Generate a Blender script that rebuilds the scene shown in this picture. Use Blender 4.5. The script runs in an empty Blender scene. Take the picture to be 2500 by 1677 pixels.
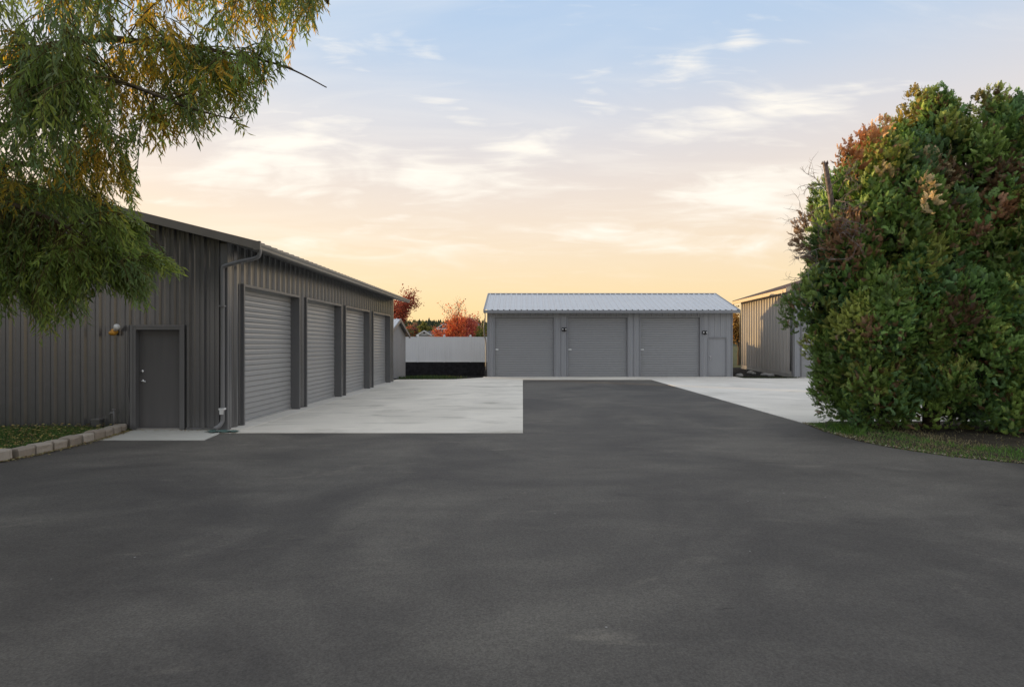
import bpy, math, random
import numpy as np
from mathutils import Vector

R = math.radians
scene = bpy.context.scene
COL = scene.collection
rng = np.random.default_rng(7)
random.seed(7)

# ------------------------------------------------------------------ camera
F, CX, CY, H = 1400.0, 1278.0, 838.5, 1.76          # focal length and vanishing point in photo pixels, eye height in metres
cam = bpy.data.cameras.new('camera')
cam.sensor_width = 36.0
cam.lens = F / 2500.0 * 36.0
cam.shift_x = (1250.0 - CX) / 2500.0
cam.clip_start, cam.clip_end = 0.1, 6000.0
cam_o = bpy.data.objects.new('camera', cam)
cam_o.location = (0, 0, H)
cam_o.rotation_euler = (R(90), 0, 0)
COL.objects.link(cam_o)
scene.camera = cam_o

# ------------------------------------------------------------------ sky and sun
SUN_EL, SUN_FROM = 3.6, 145.0      # degrees above the horizon; direction the light comes from (0 = +X, 90 = +Y)
def s2l(c):
    return tuple(((v/255.0)/12.92 if v/255.0 <= 0.04045 else ((v/255.0+0.055)/1.055)**2.4) for v in c)
world = bpy.data.worlds.new('World')
scene.world = world
world.use_nodes = True
wt = world.node_tree
wt.nodes.clear()
def wn(t, **k):
    n = wt.nodes.new(t)
    for a, b in k.items(): setattr(n, a, b)
    return n
def wl(a, b): wt.links.new(a, b)
w_out = wn('ShaderNodeOutputWorld'); w_bg = wn('ShaderNodeBackground')
w_bg.inputs['Strength'].default_value = 0.1
w_tc = wn('ShaderNodeTexCoord'); w_sep = wn('ShaderNodeSeparateXYZ')
wl(w_tc.outputs['Generated'], w_sep.inputs[0])
w_sky = wn('ShaderNodeTexSky', sky_type='NISHITA')
w_sky.sun_disc = False
w_sky.sun_elevation = R(SUN_EL)
w_sky.sun_rotation = R(90 - SUN_FROM)
w_sky.altitude = 300; w_sky.air_density = 1.0; w_sky.dust_density = 1.5; w_sky.ozone_density = 1.0
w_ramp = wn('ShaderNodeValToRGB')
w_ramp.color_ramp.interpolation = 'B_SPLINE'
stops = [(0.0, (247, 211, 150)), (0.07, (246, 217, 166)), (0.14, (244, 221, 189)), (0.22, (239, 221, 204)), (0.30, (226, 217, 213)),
         (0.38, (208, 212, 222)), (0.45, (184, 204, 228)), (0.53, (176, 200, 229)), (0.64, (196, 211, 232)), (0.78, (222, 227, 235)), (1.0, (234, 236, 239))]  # last stops brighten again overhead, added to lift the light on the ground
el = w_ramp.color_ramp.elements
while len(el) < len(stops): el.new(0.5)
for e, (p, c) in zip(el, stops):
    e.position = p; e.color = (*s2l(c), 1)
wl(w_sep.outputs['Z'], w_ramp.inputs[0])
# thin clouds on a flat layer high above: direction / height, so streaks crowd together towards the horizon
w_add = wn('ShaderNodeMath', operation='ADD'); w_add.inputs[1].default_value = 0.10
wl(w_sep.outputs['Z'], w_add.inputs[0])
w_div = wn('ShaderNodeVectorMath', operation='DIVIDE')
w_cmb = wn('ShaderNodeCombineXYZ')
for i in range(3): wl(w_add.outputs[0], w_cmb.inputs[i])
wl(w_tc.outputs['Generated'], w_div.inputs[0]); wl(w_cmb.outputs[0], w_div.inputs[1])
def cloud(scale, rot, seed, detail, dist, lo, hi, rough=0.55):
    m = wn('ShaderNodeMapping'); m.inputs['Scale'].default_value = scale; m.inputs['Rotation'].default_value = (0, 0, R(rot)); m.inputs['Location'].default_value = (seed, seed*0.7, 0)
    n = wn('ShaderNodeTexNoise'); n.inputs['Scale'].default_value = 1.0; n.inputs['Detail'].default_value = detail; n.inputs['Roughness'].default_value = rough; n.inputs['Distortion'].default_value = dist
    r = wn('ShaderNodeMapRange', interpolation_type='SMOOTHSTEP'); r.inputs['From Min'].default_value = lo; r.inputs['From Max'].default_value = hi
    wl(w_div.outputs[0], m.inputs[0]); wl(m.outputs[0], n.inputs[0]); wl(n.outputs[0], r.inputs[0])
    return r.outputs[0]
c1 = cloud((0.55, 1.5, 0.0), -14, 3.3, 6.0, 0.9, 0.47, 0.74)
c2 = cloud((1.3, 4.2, 0.0), -20, 9.1, 7.0, 1.3, 0.47, 0.78, 0.6)
w_big = cloud((0.55, 0.8, 0.0), 10, 4.4, 2.0, 0.3, 0.36, 0.60)
w_mul = wn('ShaderNodeMath', operation='MULTIPLY'); wl(c2, w_mul.inputs[0]); wl(w_big, w_mul.inputs[1])
w_gen = wn('ShaderNodeMath', operation='MAXIMUM'); wl(c1, w_gen.inputs[0]); wl(w_mul.outputs[0], w_gen.inputs[1])
w_gen2 = wn('ShaderNodeMath', operation='MULTIPLY'); wl(w_gen.outputs[0], w_gen2.inputs[0]); w_gen2.inputs[1].default_value = 0.32
# the wisps that can be told apart: each an ellipse of directions (tangents right of / above straight ahead), frayed by streaky noise
w_yc = wn('ShaderNodeMath', operation='MAXIMUM'); wl(w_sep.outputs['Y'], w_yc.inputs[0]); w_yc.inputs[1].default_value = 0.08
w_u = wn('ShaderNodeMath', operation='DIVIDE'); wl(w_sep.outputs['X'], w_u.inputs[0]); wl(w_yc.outputs[0], w_u.inputs[1])
w_v = wn('ShaderNodeMath', operation='DIVIDE'); wl(w_sep.outputs['Z'], w_v.inputs[0]); wl(w_yc.outputs[0], w_v.inputs[1])
w_uv = wn('ShaderNodeCombineXYZ'); wl(w_u.outputs[0], w_uv.inputs[0]); wl(w_v.outputs[0], w_uv.inputs[1])
def uvnoise(scale, rot, seed, detail, rough, dist):
    m = wn('ShaderNodeMapping'); m.inputs['Scale'].default_value = (scale[0], scale[1], 1); m.inputs['Rotation'].default_value = (0, 0, R(rot)); m.inputs['Location'].default_value = (seed, seed*.37, 0)
    n = wn('ShaderNodeTexNoise'); n.inputs['Scale'].default_value = 1.0; n.inputs['Detail'].default_value = detail; n.inputs['Roughness'].default_value = rough; n.inputs['Distortion'].default_value = dist
    wl(w_uv.outputs[0], m.inputs[0]); wl(m.outputs[0], n.inputs[0]); return n.outputs[0]
n_a = uvnoise((3.2, 14.0), 7, 2.6, 8.0, 0.48, 1.4)
n_b = uvnoise((8.0, 40.0), 10, 5.0, 6.0, 0.5, 1.6)
w_nn = wn('ShaderNodeMath', operation='MULTIPLY_ADD'); wl(n_b, w_nn.inputs[0]); w_nn.inputs[1].default_value = 0.4; wl(n_a, w_nn.inputs[2])
wisps = [(800, 395, 560, 90, -6, 0.85), (1265, 350, 130, 62, 12, 1.0), (1130, 292, 90, 40, -25, .65), (900, 330, 330, 34, -10, .7), (1820, 285, 230, 52, 5, 1.0), (1620, 190, 130, 60, 35, .5), (1455, 235, 70, 60, -35, .55), (1815, 92, 60, 34, 30, .62),
         (1500, 585, 520, 52, -3, .9), (1270, 582, 260, 26, -4, .8), (1830, 480, 240, 85, 4, .8), (1640, 530, 260, 42, 0, .7), (620, 445, 300, 36, -8, .7), (1090, 165, 150, 38, -18, .6), (820, 140, 90, 30, -22, .5), (500, 600, 420, 46, -6, .5), (2250, 420, 300, 60, 4, .5), (300, 250, 300, 70, 0, .5)]
mask = None
for (mx, my, rx, ry, rot, st) in wisps:
    sb = wn('ShaderNodeVectorMath', operation='SUBTRACT'); wl(w_uv.outputs[0], sb.inputs[0]); sb.inputs[1].default_value = ((mx-CX)/F, (CY-my)/F, 0)
    vr = wn('ShaderNodeVectorRotate', rotation_type='Z_AXIS'); wl(sb.outputs[0], vr.inputs['Vector']); vr.inputs['Angle'].default_value = R(-rot)
    ml = wn('ShaderNodeVectorMath', operation='MULTIPLY'); wl(vr.outputs[0], ml.inputs[0]); ml.inputs[1].default_value = (F/rx, F/ry, 0)
    ln = wn('ShaderNodeVectorMath', operation='LENGTH'); wl(ml.outputs[0], ln.inputs[0])
    mr = wn('ShaderNodeMapRange', interpolation_type='SMOOTHSTEP'); mr.inputs['From Min'].default_value = 1.75; mr.inputs['From Max'].default_value = 0.0; mr.inputs['To Max'].default_value = st
    wl(ln.outputs['Value'], mr.inputs[0])
    if mask is None: mask = mr.outputs[0]
    else:
        mm = wn('ShaderNodeMath', operation='MAXIMUM'); wl(mask, mm.inputs[0]); wl(mr.outputs[0], mm.inputs[1]); mask = mm.outputs[0]
w_ms = wn('ShaderNodeMath', operation='MULTIPLY_ADD'); wl(mask, w_ms.inputs[0]); w_ms.inputs[1].default_value = 0.62; w_n3 = wn('ShaderNodeMath', operation='MULTIPLY'); wl(w_nn.outputs[0], w_n3.inputs[0]); w_n3.inputs[1].default_value = 1.7; wl(w_n3.outputs[0], w_ms.inputs[2])
w_wisp = wn('ShaderNodeMapRange', interpolation_type='SMOOTHSTEP'); w_wisp.inputs['From Min'].default_value = 1.30; w_wisp.inputs['From Max'].default_value = 2.02
wl(w_ms.outputs[0], w_wisp.inputs[0])
w_max = wn('ShaderNodeMath', operation='MAXIMUM'); wl(w_gen2.outputs[0], w_max.inputs[0]); wl(w_wisp.outputs[0], w_max.inputs[1])
w_fade = wn('ShaderNodeMapRange', interpolation_type='SMOOTHSTEP'); w_fade.inputs['From Min'].default_value = 0.06; w_fade.inputs['From Max'].default_value = 0.18
wl(w_sep.outputs['Z'], w_fade.inputs[0])
w_m2 = wn('ShaderNodeMath', operation='MULTIPLY'); wl(w_max.outputs[0], w_m2.inputs[0]); wl(w_fade.outputs[0], w_m2.inputs[1])
w_m3 = wn('ShaderNodeMath', operation='MULTIPLY'); wl(w_m2.outputs[0], w_m3.inputs[0]); w_m3.inputs[1].default_value = 0.9
w_mix = wn('ShaderNodeMix', data_type='RGBA')
w_mix.inputs['B'].default_value = (*(1.03, .965, .86), 1)
wl(w_m3.outputs[0], w_mix.inputs['Factor']); wl(w_ramp.outputs[0], w_mix.inputs['A'])
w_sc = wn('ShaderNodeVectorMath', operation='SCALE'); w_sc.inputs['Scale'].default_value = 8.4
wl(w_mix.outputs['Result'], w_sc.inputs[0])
w_az = wn('ShaderNodeMapRange', interpolation_type='SMOOTHSTEP'); w_az.inputs['From Min'].default_value = -0.15; w_az.inputs['From Max'].default_value = -0.85; w_az.inputs['To Max'].default_value = 0.65  # added: sky behind the camera fades dimmer and bluer, darkening walls that face it
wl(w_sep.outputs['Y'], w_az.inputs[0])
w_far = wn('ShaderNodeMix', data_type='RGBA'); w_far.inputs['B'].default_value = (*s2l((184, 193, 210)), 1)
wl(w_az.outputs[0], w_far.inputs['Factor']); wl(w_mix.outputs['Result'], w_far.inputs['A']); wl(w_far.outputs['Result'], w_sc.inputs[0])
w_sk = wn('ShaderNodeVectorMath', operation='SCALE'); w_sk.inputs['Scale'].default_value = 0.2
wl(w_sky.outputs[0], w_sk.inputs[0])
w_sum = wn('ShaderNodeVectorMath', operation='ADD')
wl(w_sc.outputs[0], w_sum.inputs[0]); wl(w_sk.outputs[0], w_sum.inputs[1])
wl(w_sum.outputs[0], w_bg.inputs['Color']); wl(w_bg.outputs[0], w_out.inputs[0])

sun = bpy.data.lights.new('sun', 'SUN')
sun.energy = 4.5; sun.angle = R(0.6); sun.color = (1.0, 0.66, 0.30)
sun_o = bpy.data.objects.new('sun', sun)
sun_dir = Vector((math.cos(R(SUN_EL))*math.cos(R(SUN_FROM)), math.cos(R(SUN_EL))*math.sin(R(SUN_FROM)), math.sin(R(SUN_EL))))
sun_o.rotation_euler = sun_dir.to_track_quat('Z', 'Y').to_euler()
sun_o.location = sun_dir * 60
COL.objects.link(sun_o)

scene.view_settings.view_transform = 'Standard'
scene.view_settings.look = 'None'
scene.view_settings.exposure = 0.3
scene.view_settings.gamma = 1.0
scene.render.engine = 'CYCLES'
scene.cycles.use_denoising = True
scene.cycles.max_bounces = 6
scene.cycles.transparent_max_bounces = 4

# ------------------------------------------------------------------ helpers
def P(x, y, Y):
    """photo pixel + distance -> world point"""
    return np.array([(x-CX)*Y/F, Y, H-(y-CY)*Y/F])
def G(x, y):
    """photo pixel of a point on the ground -> world XY"""
    Y = H*F/(y-CY)
    return ((x-CX)*Y/F, Y)

def new_obj(name, mesh, parent=None):
    o = bpy.data.objects.new(name, mesh)
    COL.objects.link(o)
    if parent is not None: o.parent = parent
    return o
def root_of(o):
    while o.parent is not None: o = o.parent
    return o
def mesh_of(name, V, Fc, mat, smooth=False, tint=None):
    V = np.asarray(V, dtype=np.float64).reshape(-1, 3)
    me = bpy.data.meshes.new(name)
    if isinstance(Fc, np.ndarray):
        n, k = Fc.shape
        me.vertices.add(len(V)); me.vertices.foreach_set('co', V.astype(np.float32).ravel())
        me.loops.add(n*k); me.loops.foreach_set('vertex_index', Fc.astype(np.int32).ravel())
        me.polygons.add(n); me.polygons.foreach_set('loop_start', np.arange(0, n*k, k, dtype=np.int32))
        me.update(calc_edges=True)
    else:
        me.from_pydata([tuple(v) for v in V], [], [tuple(f) for f in Fc])
    if tint is not None:
        a = me.attributes.new('tint', 'FLOAT_COLOR', 'POINT')
        c = np.ones((len(V), 4), dtype=np.float32); c[:, :3] = tint
        a.data.foreach_set('color', c.ravel())
    if mat is not None: me.materials.append(mat)
    if smooth: me.polygons.foreach_set('use_smooth', np.ones(len(me.polygons), dtype=bool))
    me.update()
    return me
def obj(name, V, Fc, mat, parent=None, smooth=False, tint=None):
    """V in world coordinates; stored relative to the thing's base"""
    V = np.asarray(V, dtype=np.float64).reshape(-1, 3)
    if parent is not None: V = V - np.array(root_of(parent).location)
    return new_obj(name, mesh_of(name, V, Fc, mat, smooth, tint), parent)
def tag(o, label, cat, group=None):
    o['label'] = label; o['category'] = cat
    if group: o['group'] = group
    return o
def thing(name, label, cat, loc, group=None):
    o = bpy.data.objects.new(name, None)
    o.location = loc; o.empty_display_size = 0.3
    COL.objects.link(o)
    return tag(o, label, cat, group)
def struct(name, V, Fc, mat, kind='structure', label=None, parent=None, **k):
    o = obj(name, V, Fc, mat, parent, **k); o['kind'] = kind
    if label: o['label'] = label
    return o

class MB:
    def __init__(s): s.V = []; s.F = []
    def add(s, V, Fc):
        b = len(s.V); s.V += [tuple(map(float, v)) for v in V]; s.F += [tuple(i+b for i in f) for f in Fc]
    def box(s, a, b):
        (x0, y0, z0), (x1, y1, z1) = a, b
        s.add([(x0,y0,z0),(x1,y0,z0),(x1,y1,z0),(x0,y1,z0),(x0,y0,z1),(x1,y0,z1),(x1,y1,z1),(x0,y1,z1)],
              [(0,3,2,1),(4,5,6,7),(0,1,5,4),(1,2,6,5),(2,3,7,6),(3,0,4,7)])
        return s
    def hexa(s, pts):
        s.add(pts, [(0,3,2,1),(4,5,6,7),(0,1,5,4),(1,2,6,5),(2,3,7,6),(3,0,4,7)]); return s
    def tube(s, pts, r, n=8, cap=True):
        pts = [Vector(p) for p in pts]; rs = r if hasattr(r, '__len__') else [r]*len(pts)
        rings = []; up = None
        for i, p in enumerate(pts):
            t = (pts[min(i+1, len(pts)-1)] - pts[max(i-1, 0)]).normalized()
            if up is None: up = Vector((0,0,1)) if abs(t.z) < .9 else Vector((1,0,0))
            a = t.cross(up).normalized(); b = a.cross(t).normalized(); up = b
            rings.append([p + (a*math.cos(2*math.pi*k/n) + b*math.sin(2*math.pi*k/n))*rs[i] for k in range(n)])
        V = [v for ring in rings for v in ring]
        Fc = [(i*n+k, i*n+(k+1) % n, (i+1)*n+(k+1) % n, (i+1)*n+k) for i in range(len(pts)-1) for k in range(n)]
        if cap: Fc += [tuple(range(n-1, -1, -1)), tuple((len(pts)-1)*n+k for k in range(n))]
        s.add(V, Fc); return s
    def ball(s, c, r, n=10, m=7, sc=(1,1,1)):
        V = []; Fc = []
        for i in range(m+1):
            th = math.pi*i/m
            for k in range(n):
                ph = 2*math.pi*k/n
                V.append((c[0]+r*sc[0]*math.sin(th)*math.cos(ph), c[1]+r*sc[1]*math.sin(th)*math.sin(ph), c[2]+r*sc[2]*math.cos(th)))
        for i in range(m):
            for k in range(n): Fc.append((i*n+k, (i+1)*n+k, (i+1)*n+(k+1) % n, i*n+(k+1) % n))
        s.add(V, Fc); return s
    def build(s, name, mat, parent=None, smooth=False): return obj(name, s.V, s.F, mat, parent, smooth)

# ------------------------------------------------------------------ materials
def nt(name):
    m = bpy.data.materials.new(name); m.use_nodes = True
    t = m.node_tree; return m, t, t.nodes['Principled BSDF']
def lk(t, a, b): t.links.new(a, b)
def noise(t, scale, detail=4, rough=0.55, vec=None, stretch=None, dist=0.0):
    n = t.nodes.new('ShaderNodeTexNoise'); n.inputs['Scale'].default_value = scale; n.inputs['Detail'].default_value = detail; n.inputs['Roughness'].default_value = rough; n.inputs['Distortion'].default_value = dist
    if vec is None:
        tc = t.nodes.new('ShaderNodeNewGeometry'); vec = tc.outputs['Position']
    if stretch:
        mp = t.nodes.new('ShaderNodeMapping'); mp.inputs['Scale'].default_value = stretch; lk(t, vec, mp.inputs[0]); vec = mp.outputs[0]
    lk(t, vec, n.inputs['Vector']); return n.outputs[0]
def rng_map(t, v, a, b, c=0.0, d=1.0, smooth=True):
    r = t.nodes.new('ShaderNodeMapRange'); r.interpolation_type = 'SMOOTHSTEP' if smooth else 'LINEAR'
    for k, x in zip(('From Min', 'From Max', 'To Min', 'To Max'), (a, b, c, d)): r.inputs[k].default_value = x
    lk(t, v, r.inputs[0]); return r.outputs[0]
def mixc(t, f, a, b, mode='MIX'):
    m = t.nodes.new('ShaderNodeMix'); m.data_type = 'RGBA'; m.blend_type = mode
    for k, x in (('Factor', f), ('A', a), ('B', b)):
        if isinstance(x, (int, float)): m.inputs[k].default_value = x
        elif isinstance(x, tuple): m.inputs[k].default_value = (*x[:3], 1)
        else: lk(t, x, m.inputs[k])
    return m.outputs['Result']
def bump(t, p, v, strength, dist=0.01):
    b = t.nodes.new('ShaderNodeBump'); b.inputs['Strength'].default_value = strength; b.inputs['Distance'].default_value = dist
    lk(t, v, b.inputs['Height']); lk(t, b.outputs[0], p.inputs['Normal']); return b
def paint(name, col, rough=0.42, spec=0.5, var=0.12, metal=0.0, streak=True, bmp=0.06, rv=1.0):
    """painted sheet metal: slight dust streaks running down, faint oil-canning"""
    m, t, p = nt(name)
    big = noise(t, 0.7, 3)
    st = noise(t, 1.0, 5, 0.6, stretch=(9, 9, 0.5)) if streak else noise(t, 6.0, 5)
    f = rng_map(t, st, 0.35, 0.7)
    f2 = rng_map(t, big, 0.3, 0.7)
    a = tuple(c*(1-var) for c in col); b = tuple(min(1, c*(1+var)+0.004) for c in col)
    c = mixc(t, f, a, b); c = mixc(t, f2, c, tuple(x*(1+var*0.6) for x in col))
    lk(t, c, p.inputs['Base Color'])
    p.inputs['Roughness'].default_value = rough; p.inputs['Specular IOR Level'].default_value = spec; p.inputs['Metallic'].default_value = metal
    if rv: lk(t, rng_map(t, noise(t, 3.0, 4), 0.3, 0.7, rough-0.05*rv, rough+0.08*rv), p.inputs['Roughness'])
    if bmp: bump(t, p, noise(t, 1.6, 2), bmp, 0.02)
    return m
def plain(name, col, rough=0.6, spec=0.4, var=0.15, scale=8.0, bmp=0.0, metal=0.0):
    m, t, p = nt(name)
    f = rng_map(t, noise(t, scale, 5), 0.3, 0.7)
    lk(t, mixc(t, f, tuple(c*(1-var) for c in col), tuple(min(1, c*(1+var)) for c in col)), p.inputs['Base Color'])
    p.inputs['Roughness'].default_value = rough; p.inputs['Specular IOR Level'].default_value = spec; p.inputs['Metallic'].default_value = metal
    if bmp: bump(t, p, noise(t, scale*3, 4), bmp)
    return m
def leafmat(name, trans=0.35, rough=0.5, sp=0.35):
    m, t, p = nt(name)
    at = t.nodes.new('ShaderNodeAttribute'); at.attribute_name = 'tint'
    f = noise(t, 9.0, 2)
    c = mixc(t, rng_map(t, f, 0.3, 0.7, 0.0, 0.35), at.outputs['Color'], (0.02, 0.03, 0.01), 'MULTIPLY')
    c = at.outputs['Color']
    lk(t, c, p.inputs['Base Color']); p.inputs['Roughness'].default_value = rough; p.inputs['Specular IOR Level'].default_value = sp
    tr = t.nodes.new('ShaderNodeBsdfTranslucent'); lk(t, c, tr.inputs['Color'])
    mx = t.nodes.new('ShaderNodeMixShader'); mx.inputs[0].default_value = trans
    lk(t, p.outputs[0], mx.inputs[1]); lk(t, tr.outputs[0], mx.inputs[2])
    lk(t, mx.outputs[0], t.nodes['Material Output'].inputs[0])
    return m

M = {}
M['wall'] = paint('charcoal_painted_steel', (0.165, 0.165, 0.168), 0.25, 0.8, 0.03, metal=0.5, streak=False, bmp=0, rv=0.0)
M['trim'] = paint('charcoal_trim', (0.155, 0.155, 0.158), 0.33, 0.7, 0.06, metal=0.2)
M['slat'] = paint('grey_door_slats', (0.34, 0.34, 0.34), 0.30, 0.7, 0.03, streak=False, bmp=0, rv=0)
M['door'] = paint('dark_door_paint', (0.115, 0.112, 0.112), 0.45, 0.4, 0.06, bmp=0.02)
M['fascia'] = paint('brown_grey_fascia', (0.21, 0.19, 0.165), 0.4, 0.5, 0.08)
M['gutter'] = paint('grey_gutter', (0.22, 0.21, 0.195), 0.32, 0.5, 0.08)
M['shed'] = paint('slate_painted_steel', (0.335, 0.338, 0.35), 0.40, 0.45, 0.07)
M['shed_slat'] = paint('slate_door_slats', (0.325, 0.325, 0.327), 0.40, 0.45, 0.03, streak=False, bmp=0, rv=0)
M['shed_trim'] = paint('slate_trim', (0.28, 0.283, 0.295), 0.40, 0.45, 0.07)
M['galv'] = paint('galvalume_roof', (0.66, 0.65, 0.645), 0.40, 0.5, 0.05, metal=0.35)
M['tan'] = paint('tan_grey_steel', (0.46, 0.43, 0.39), 0.40, 0.45, 0.08)
M['tan_trim'] = paint('cream_fascia', (0.55, 0.45, 0.32), 0.45, 0.4, 0.06)
M['brownroof'] = paint('brown_roof', (0.20, 0.13, 0.10), 0.5, 0.4, 0.15)
M['vinyl'] = paint('white_vinyl', (0.83, 0.835, 0.82), 0.45, 0.4, 0.04)
M['steel'] = plain('brushed_steel', (0.72, 0.72, 0.72), 0.25, 0.5, 0.05, metal=1.0)
M['white'] = plain('white_plastic', (0.75, 0.75, 0.74), 0.4)
M['amber'] = plain('amber_plastic', (0.62, 0.30, 0.035), 0.35)
M['black'] = plain('black_plastic', (0.018, 0.018, 0.02), 0.4)
M['lens'] = plain('lamp_lens', (0.8, 0.8, 0.78), 0.2, 0.6)
M['teal'] = plain('teal_sheet', (0.10, 0.17, 0.15), 0.5, 0.4, 0.3, 10)
M['galvpipe'] = paint('grey_pipe', (0.19, 0.19, 0.195), 0.35, 0.5, 0.1)
M['blackblock'] = plain('black_block', (0.022, 0.021, 0.023), 0.85, 0.2, 0.35, 5, 0.3)
M['bark'] = plain('bark', (0.10, 0.075, 0.05), 0.9, 0.2, 0.4, 14, 0.6)
M['deadwood'] = plain('dead_wood', (0.24, 0.20, 0.18), 0.9, 0.2, 0.4, 14, 0.5)
M['twig'] = plain('twig', (0.11, 0.085, 0.03), 0.8, 0.2, 0.3, 10)
M['willow'] = leafmat('willow_leaf', 0.55, 0.42, 0.4)
M['thuja'] = leafmat('evergreen_spray', 0.16, 0.5, 0.45)
M['leaf'] = leafmat('autumn_leaf', 0.4, 0.6, 0.3)
M['grass'] = leafmat('grass_blade', 0.3, 0.6, 0.3)
M['litter'] = leafmat('fallen_leaf', 0.15, 0.7, 0.3)
M['forest'] = leafmat('far_foliage', 0.1, 0.8, 0.1)
M['roof_shingle'] = plain('shingle', (0.13, 0.13, 0.135), 0.9, 0.2, 0.2, 3)
M['housewall'] = plain('house_siding_dark', (0.14, 0.14, 0.15), 0.8, 0.2, 0.1, 2)
M['housecream'] = plain('house_siding_cream', (0.52, 0.45, 0.36), 0.8, 0.2, 0.1, 2)
M['housewhite'] = plain('house_trim_white', (0.75, 0.74, 0.72), 0.6, 0.3, 0.04, 2)
M['pane'] = plain('window_glass', (0.05, 0.055, 0.06), 0.12, 0.6, 0.1, 1)

def asphalt():
    m, t, p = nt('asphalt')
    big = rng_map(t, noise(t, 0.33, 4, 0.6, dist=0.8), 0.34, 0.68)
    mid = rng_map(t, noise(t, 1.6, 5, 0.62, stretch=(0.55, 1.3, 1), dist=0.5), 0.35, 0.72)
    fine = rng_map(t, noise(t, 75, 3, 0.8), 0.28, 0.72)
    fine2 = rng_map(t, noise(t, 28, 4, 0.7), 0.3, 0.7)
    dk = rng_map(t, noise(t, 1.1, 6, 0.68, stretch=(0.7, 1.6, 1), dist=1.2), 0.62, 0.76)
    c = mixc(t, big, (0.088, 0.080, 0.071), (0.162, 0.149, 0.128))
    c = mixc(t, mid, mixc(t, 1.0, c, (0.82, 0.815, 0.83), 'MULTIPLY'), c)
    c = mixc(t, fine2, mixc(t, 1.0, c, (0.88, 0.88, 0.88), 'MULTIPLY'), c)
    c = mixc(t, fine, mixc(t, 1.0, c, (0.66, 0.66, 0.66), 'MULTIPLY'), mixc(t, 1.0, c, (1.32, 1.32, 1.32), 'MULTIPLY'))
    c = mixc(t, dk, c, mixc(t, 1.0, c, (0.55, 0.54, 0.55), 'MULTIPLY'))
    sc1 = rng_map(t, noise(t, 1.0, 7, 0.7, stretch=(0.9, 4.5, 1), dist=2.2), 0.66, 0.74)
    c = mixc(t, sc1, c, mixc(t, 1.0, c, (0.5, 0.5, 0.5), 'MULTIPLY'))
    lt = rng_map(t, noise(t, 0.8, 6, 0.66, stretch=(0.6, 1.5, 1), dist=1.5), 0.58, 0.74)
    c = mixc(t, lt, c, mixc(t, 1.0, c, (1.55, 1.53, 1.47), 'MULTIPLY'))
    # scattered pale grit
    v = t.nodes.new('ShaderNodeTexVoronoi'); v.inputs['Scale'].default_value = 2.6
    g = t.nodes.new('ShaderNodeNewGeometry'); lk(t, g.outputs['Position'], v.inputs['Vector'])
    c = mixc(t, rng_map(t, v.outputs['Distance'], 0.012, 0.03, 0.8, 0.0), c, (0.36, 0.35, 0.33))
    lk(t, c, p.inputs['Base Color'])
    lk(t, rng_map(t, big, 0, 1, 0.78, 0.88), p.inputs['Roughness']); p.inputs['Specular IOR Level'].default_value = 0.35
    h = t.nodes.new('ShaderNodeMath'); h.operation = 'ADD'; lk(t, noise(t, 90, 3, 0.7), h.inputs[0])
    h2 = t.nodes.new('ShaderNodeMath'); h2.operation = 'MULTIPLY'; lk(t, noise(t, 2.5, 4), h2.inputs[0]); h2.inputs[1].default_value = 2.0
    lk(t, h2.outputs[0], h.inputs[1])
    bump(t, p, h.outputs[0], 0.5, 0.006)
    return m
def concrete(name, col, st=1.0):
    m, t, p = nt(name)
    big = rng_map(t, noise(t, 0.5, 4, 0.6, dist=0.6), 0.3, 0.7)
    sm = rng_map(t, noise(t, 0.9, 6, 0.65, stretch=(0.5, 1.5, 1), dist=1.0), 0.50, 0.78)
    fine = rng_map(t, noise(t, 60, 3, 0.7), 0.3, 0.7)
    spot = rng_map(t, noise(t, 3.1, 3, 0.5, dist=0.5), 0.70, 0.78)
    c = mixc(t, big, tuple(x*0.90 for x in col), tuple(min(1, x*1.07) for x in col))
    c = mixc(t, sm, c, mixc(t, 1.0, c, (1-0.34*st, 1-0.34*st, 1-0.36*st), 'MULTIPLY'))
    c = mixc(t, fine, mixc(t, 1.0, c, (0.93, 0.93, 0.93), 'MULTIPLY'), c)
    c = mixc(t, spot, c, mixc(t, 1.0, c, (0.86, 0.85, 0.83), 'MULTIPLY'))
    lk(t, c, p.inputs['Base Color']); p.inputs['Roughness'].default_value = 0.82; p.inputs['Specular IOR Level'].default_value = 0.3
    bump(t, p, noise(t, 70, 4, 0.6), 0.15, 0.004)
    return m
def soil(name, a, b, c3):
    m, t, p = nt(name)
    f = rng_map(t, noise(t, 2.2, 5, 0.65), 0.35, 0.68)
    g = rng_map(t, noise(t, 22, 4, 0.7), 0.35, 0.7)
    c = mixc(t, f, a, b); c = mixc(t, g, c, c3)
    lk(t, c, p.inputs['Base Color']); p.inputs['Roughness'].default_value = 0.95; p.inputs['Specular IOR Level'].default_value = 0.15
    bump(t, p, noise(t, 30, 5, 0.7), 0.9, 0.03)
    return m
M['asphalt'] = asphalt()
M['concrete'] = concrete('concrete', (0.77, 0.72, 0.63), 1.25)
M['concrete_r'] = concrete('concrete_new', (0.78, 0.735, 0.66), 0.7)
M['apron'] = concrete('concrete_apron', (0.58, 0.565, 0.51), 1.1)
M['block'] = concrete('edging_block', (0.42, 0.375, 0.325), 0.8)
t_ = M['block'].node_tree; p_ = t_.nodes['Principled BSDF']; oi = t_.nodes.new('ShaderNodeObjectInfo'); src = p_.inputs['Base Color'].links[0].from_socket
lk(t_, mixc(t_, rng_map(t_, oi.outputs['Random'], 0, 1, 0, 1, False), mixc(t_, 1.0, src, (0.80, 0.76, 0.72), 'MULTIPLY'), mixc(t_, 1.0, src, (1.2, 1.2, 1.2), 'MULTIPLY')), p_.inputs['Base Color'])
M['found'] = concrete('foundation', (0.38, 0.36, 0.33), 1.2)
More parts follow.
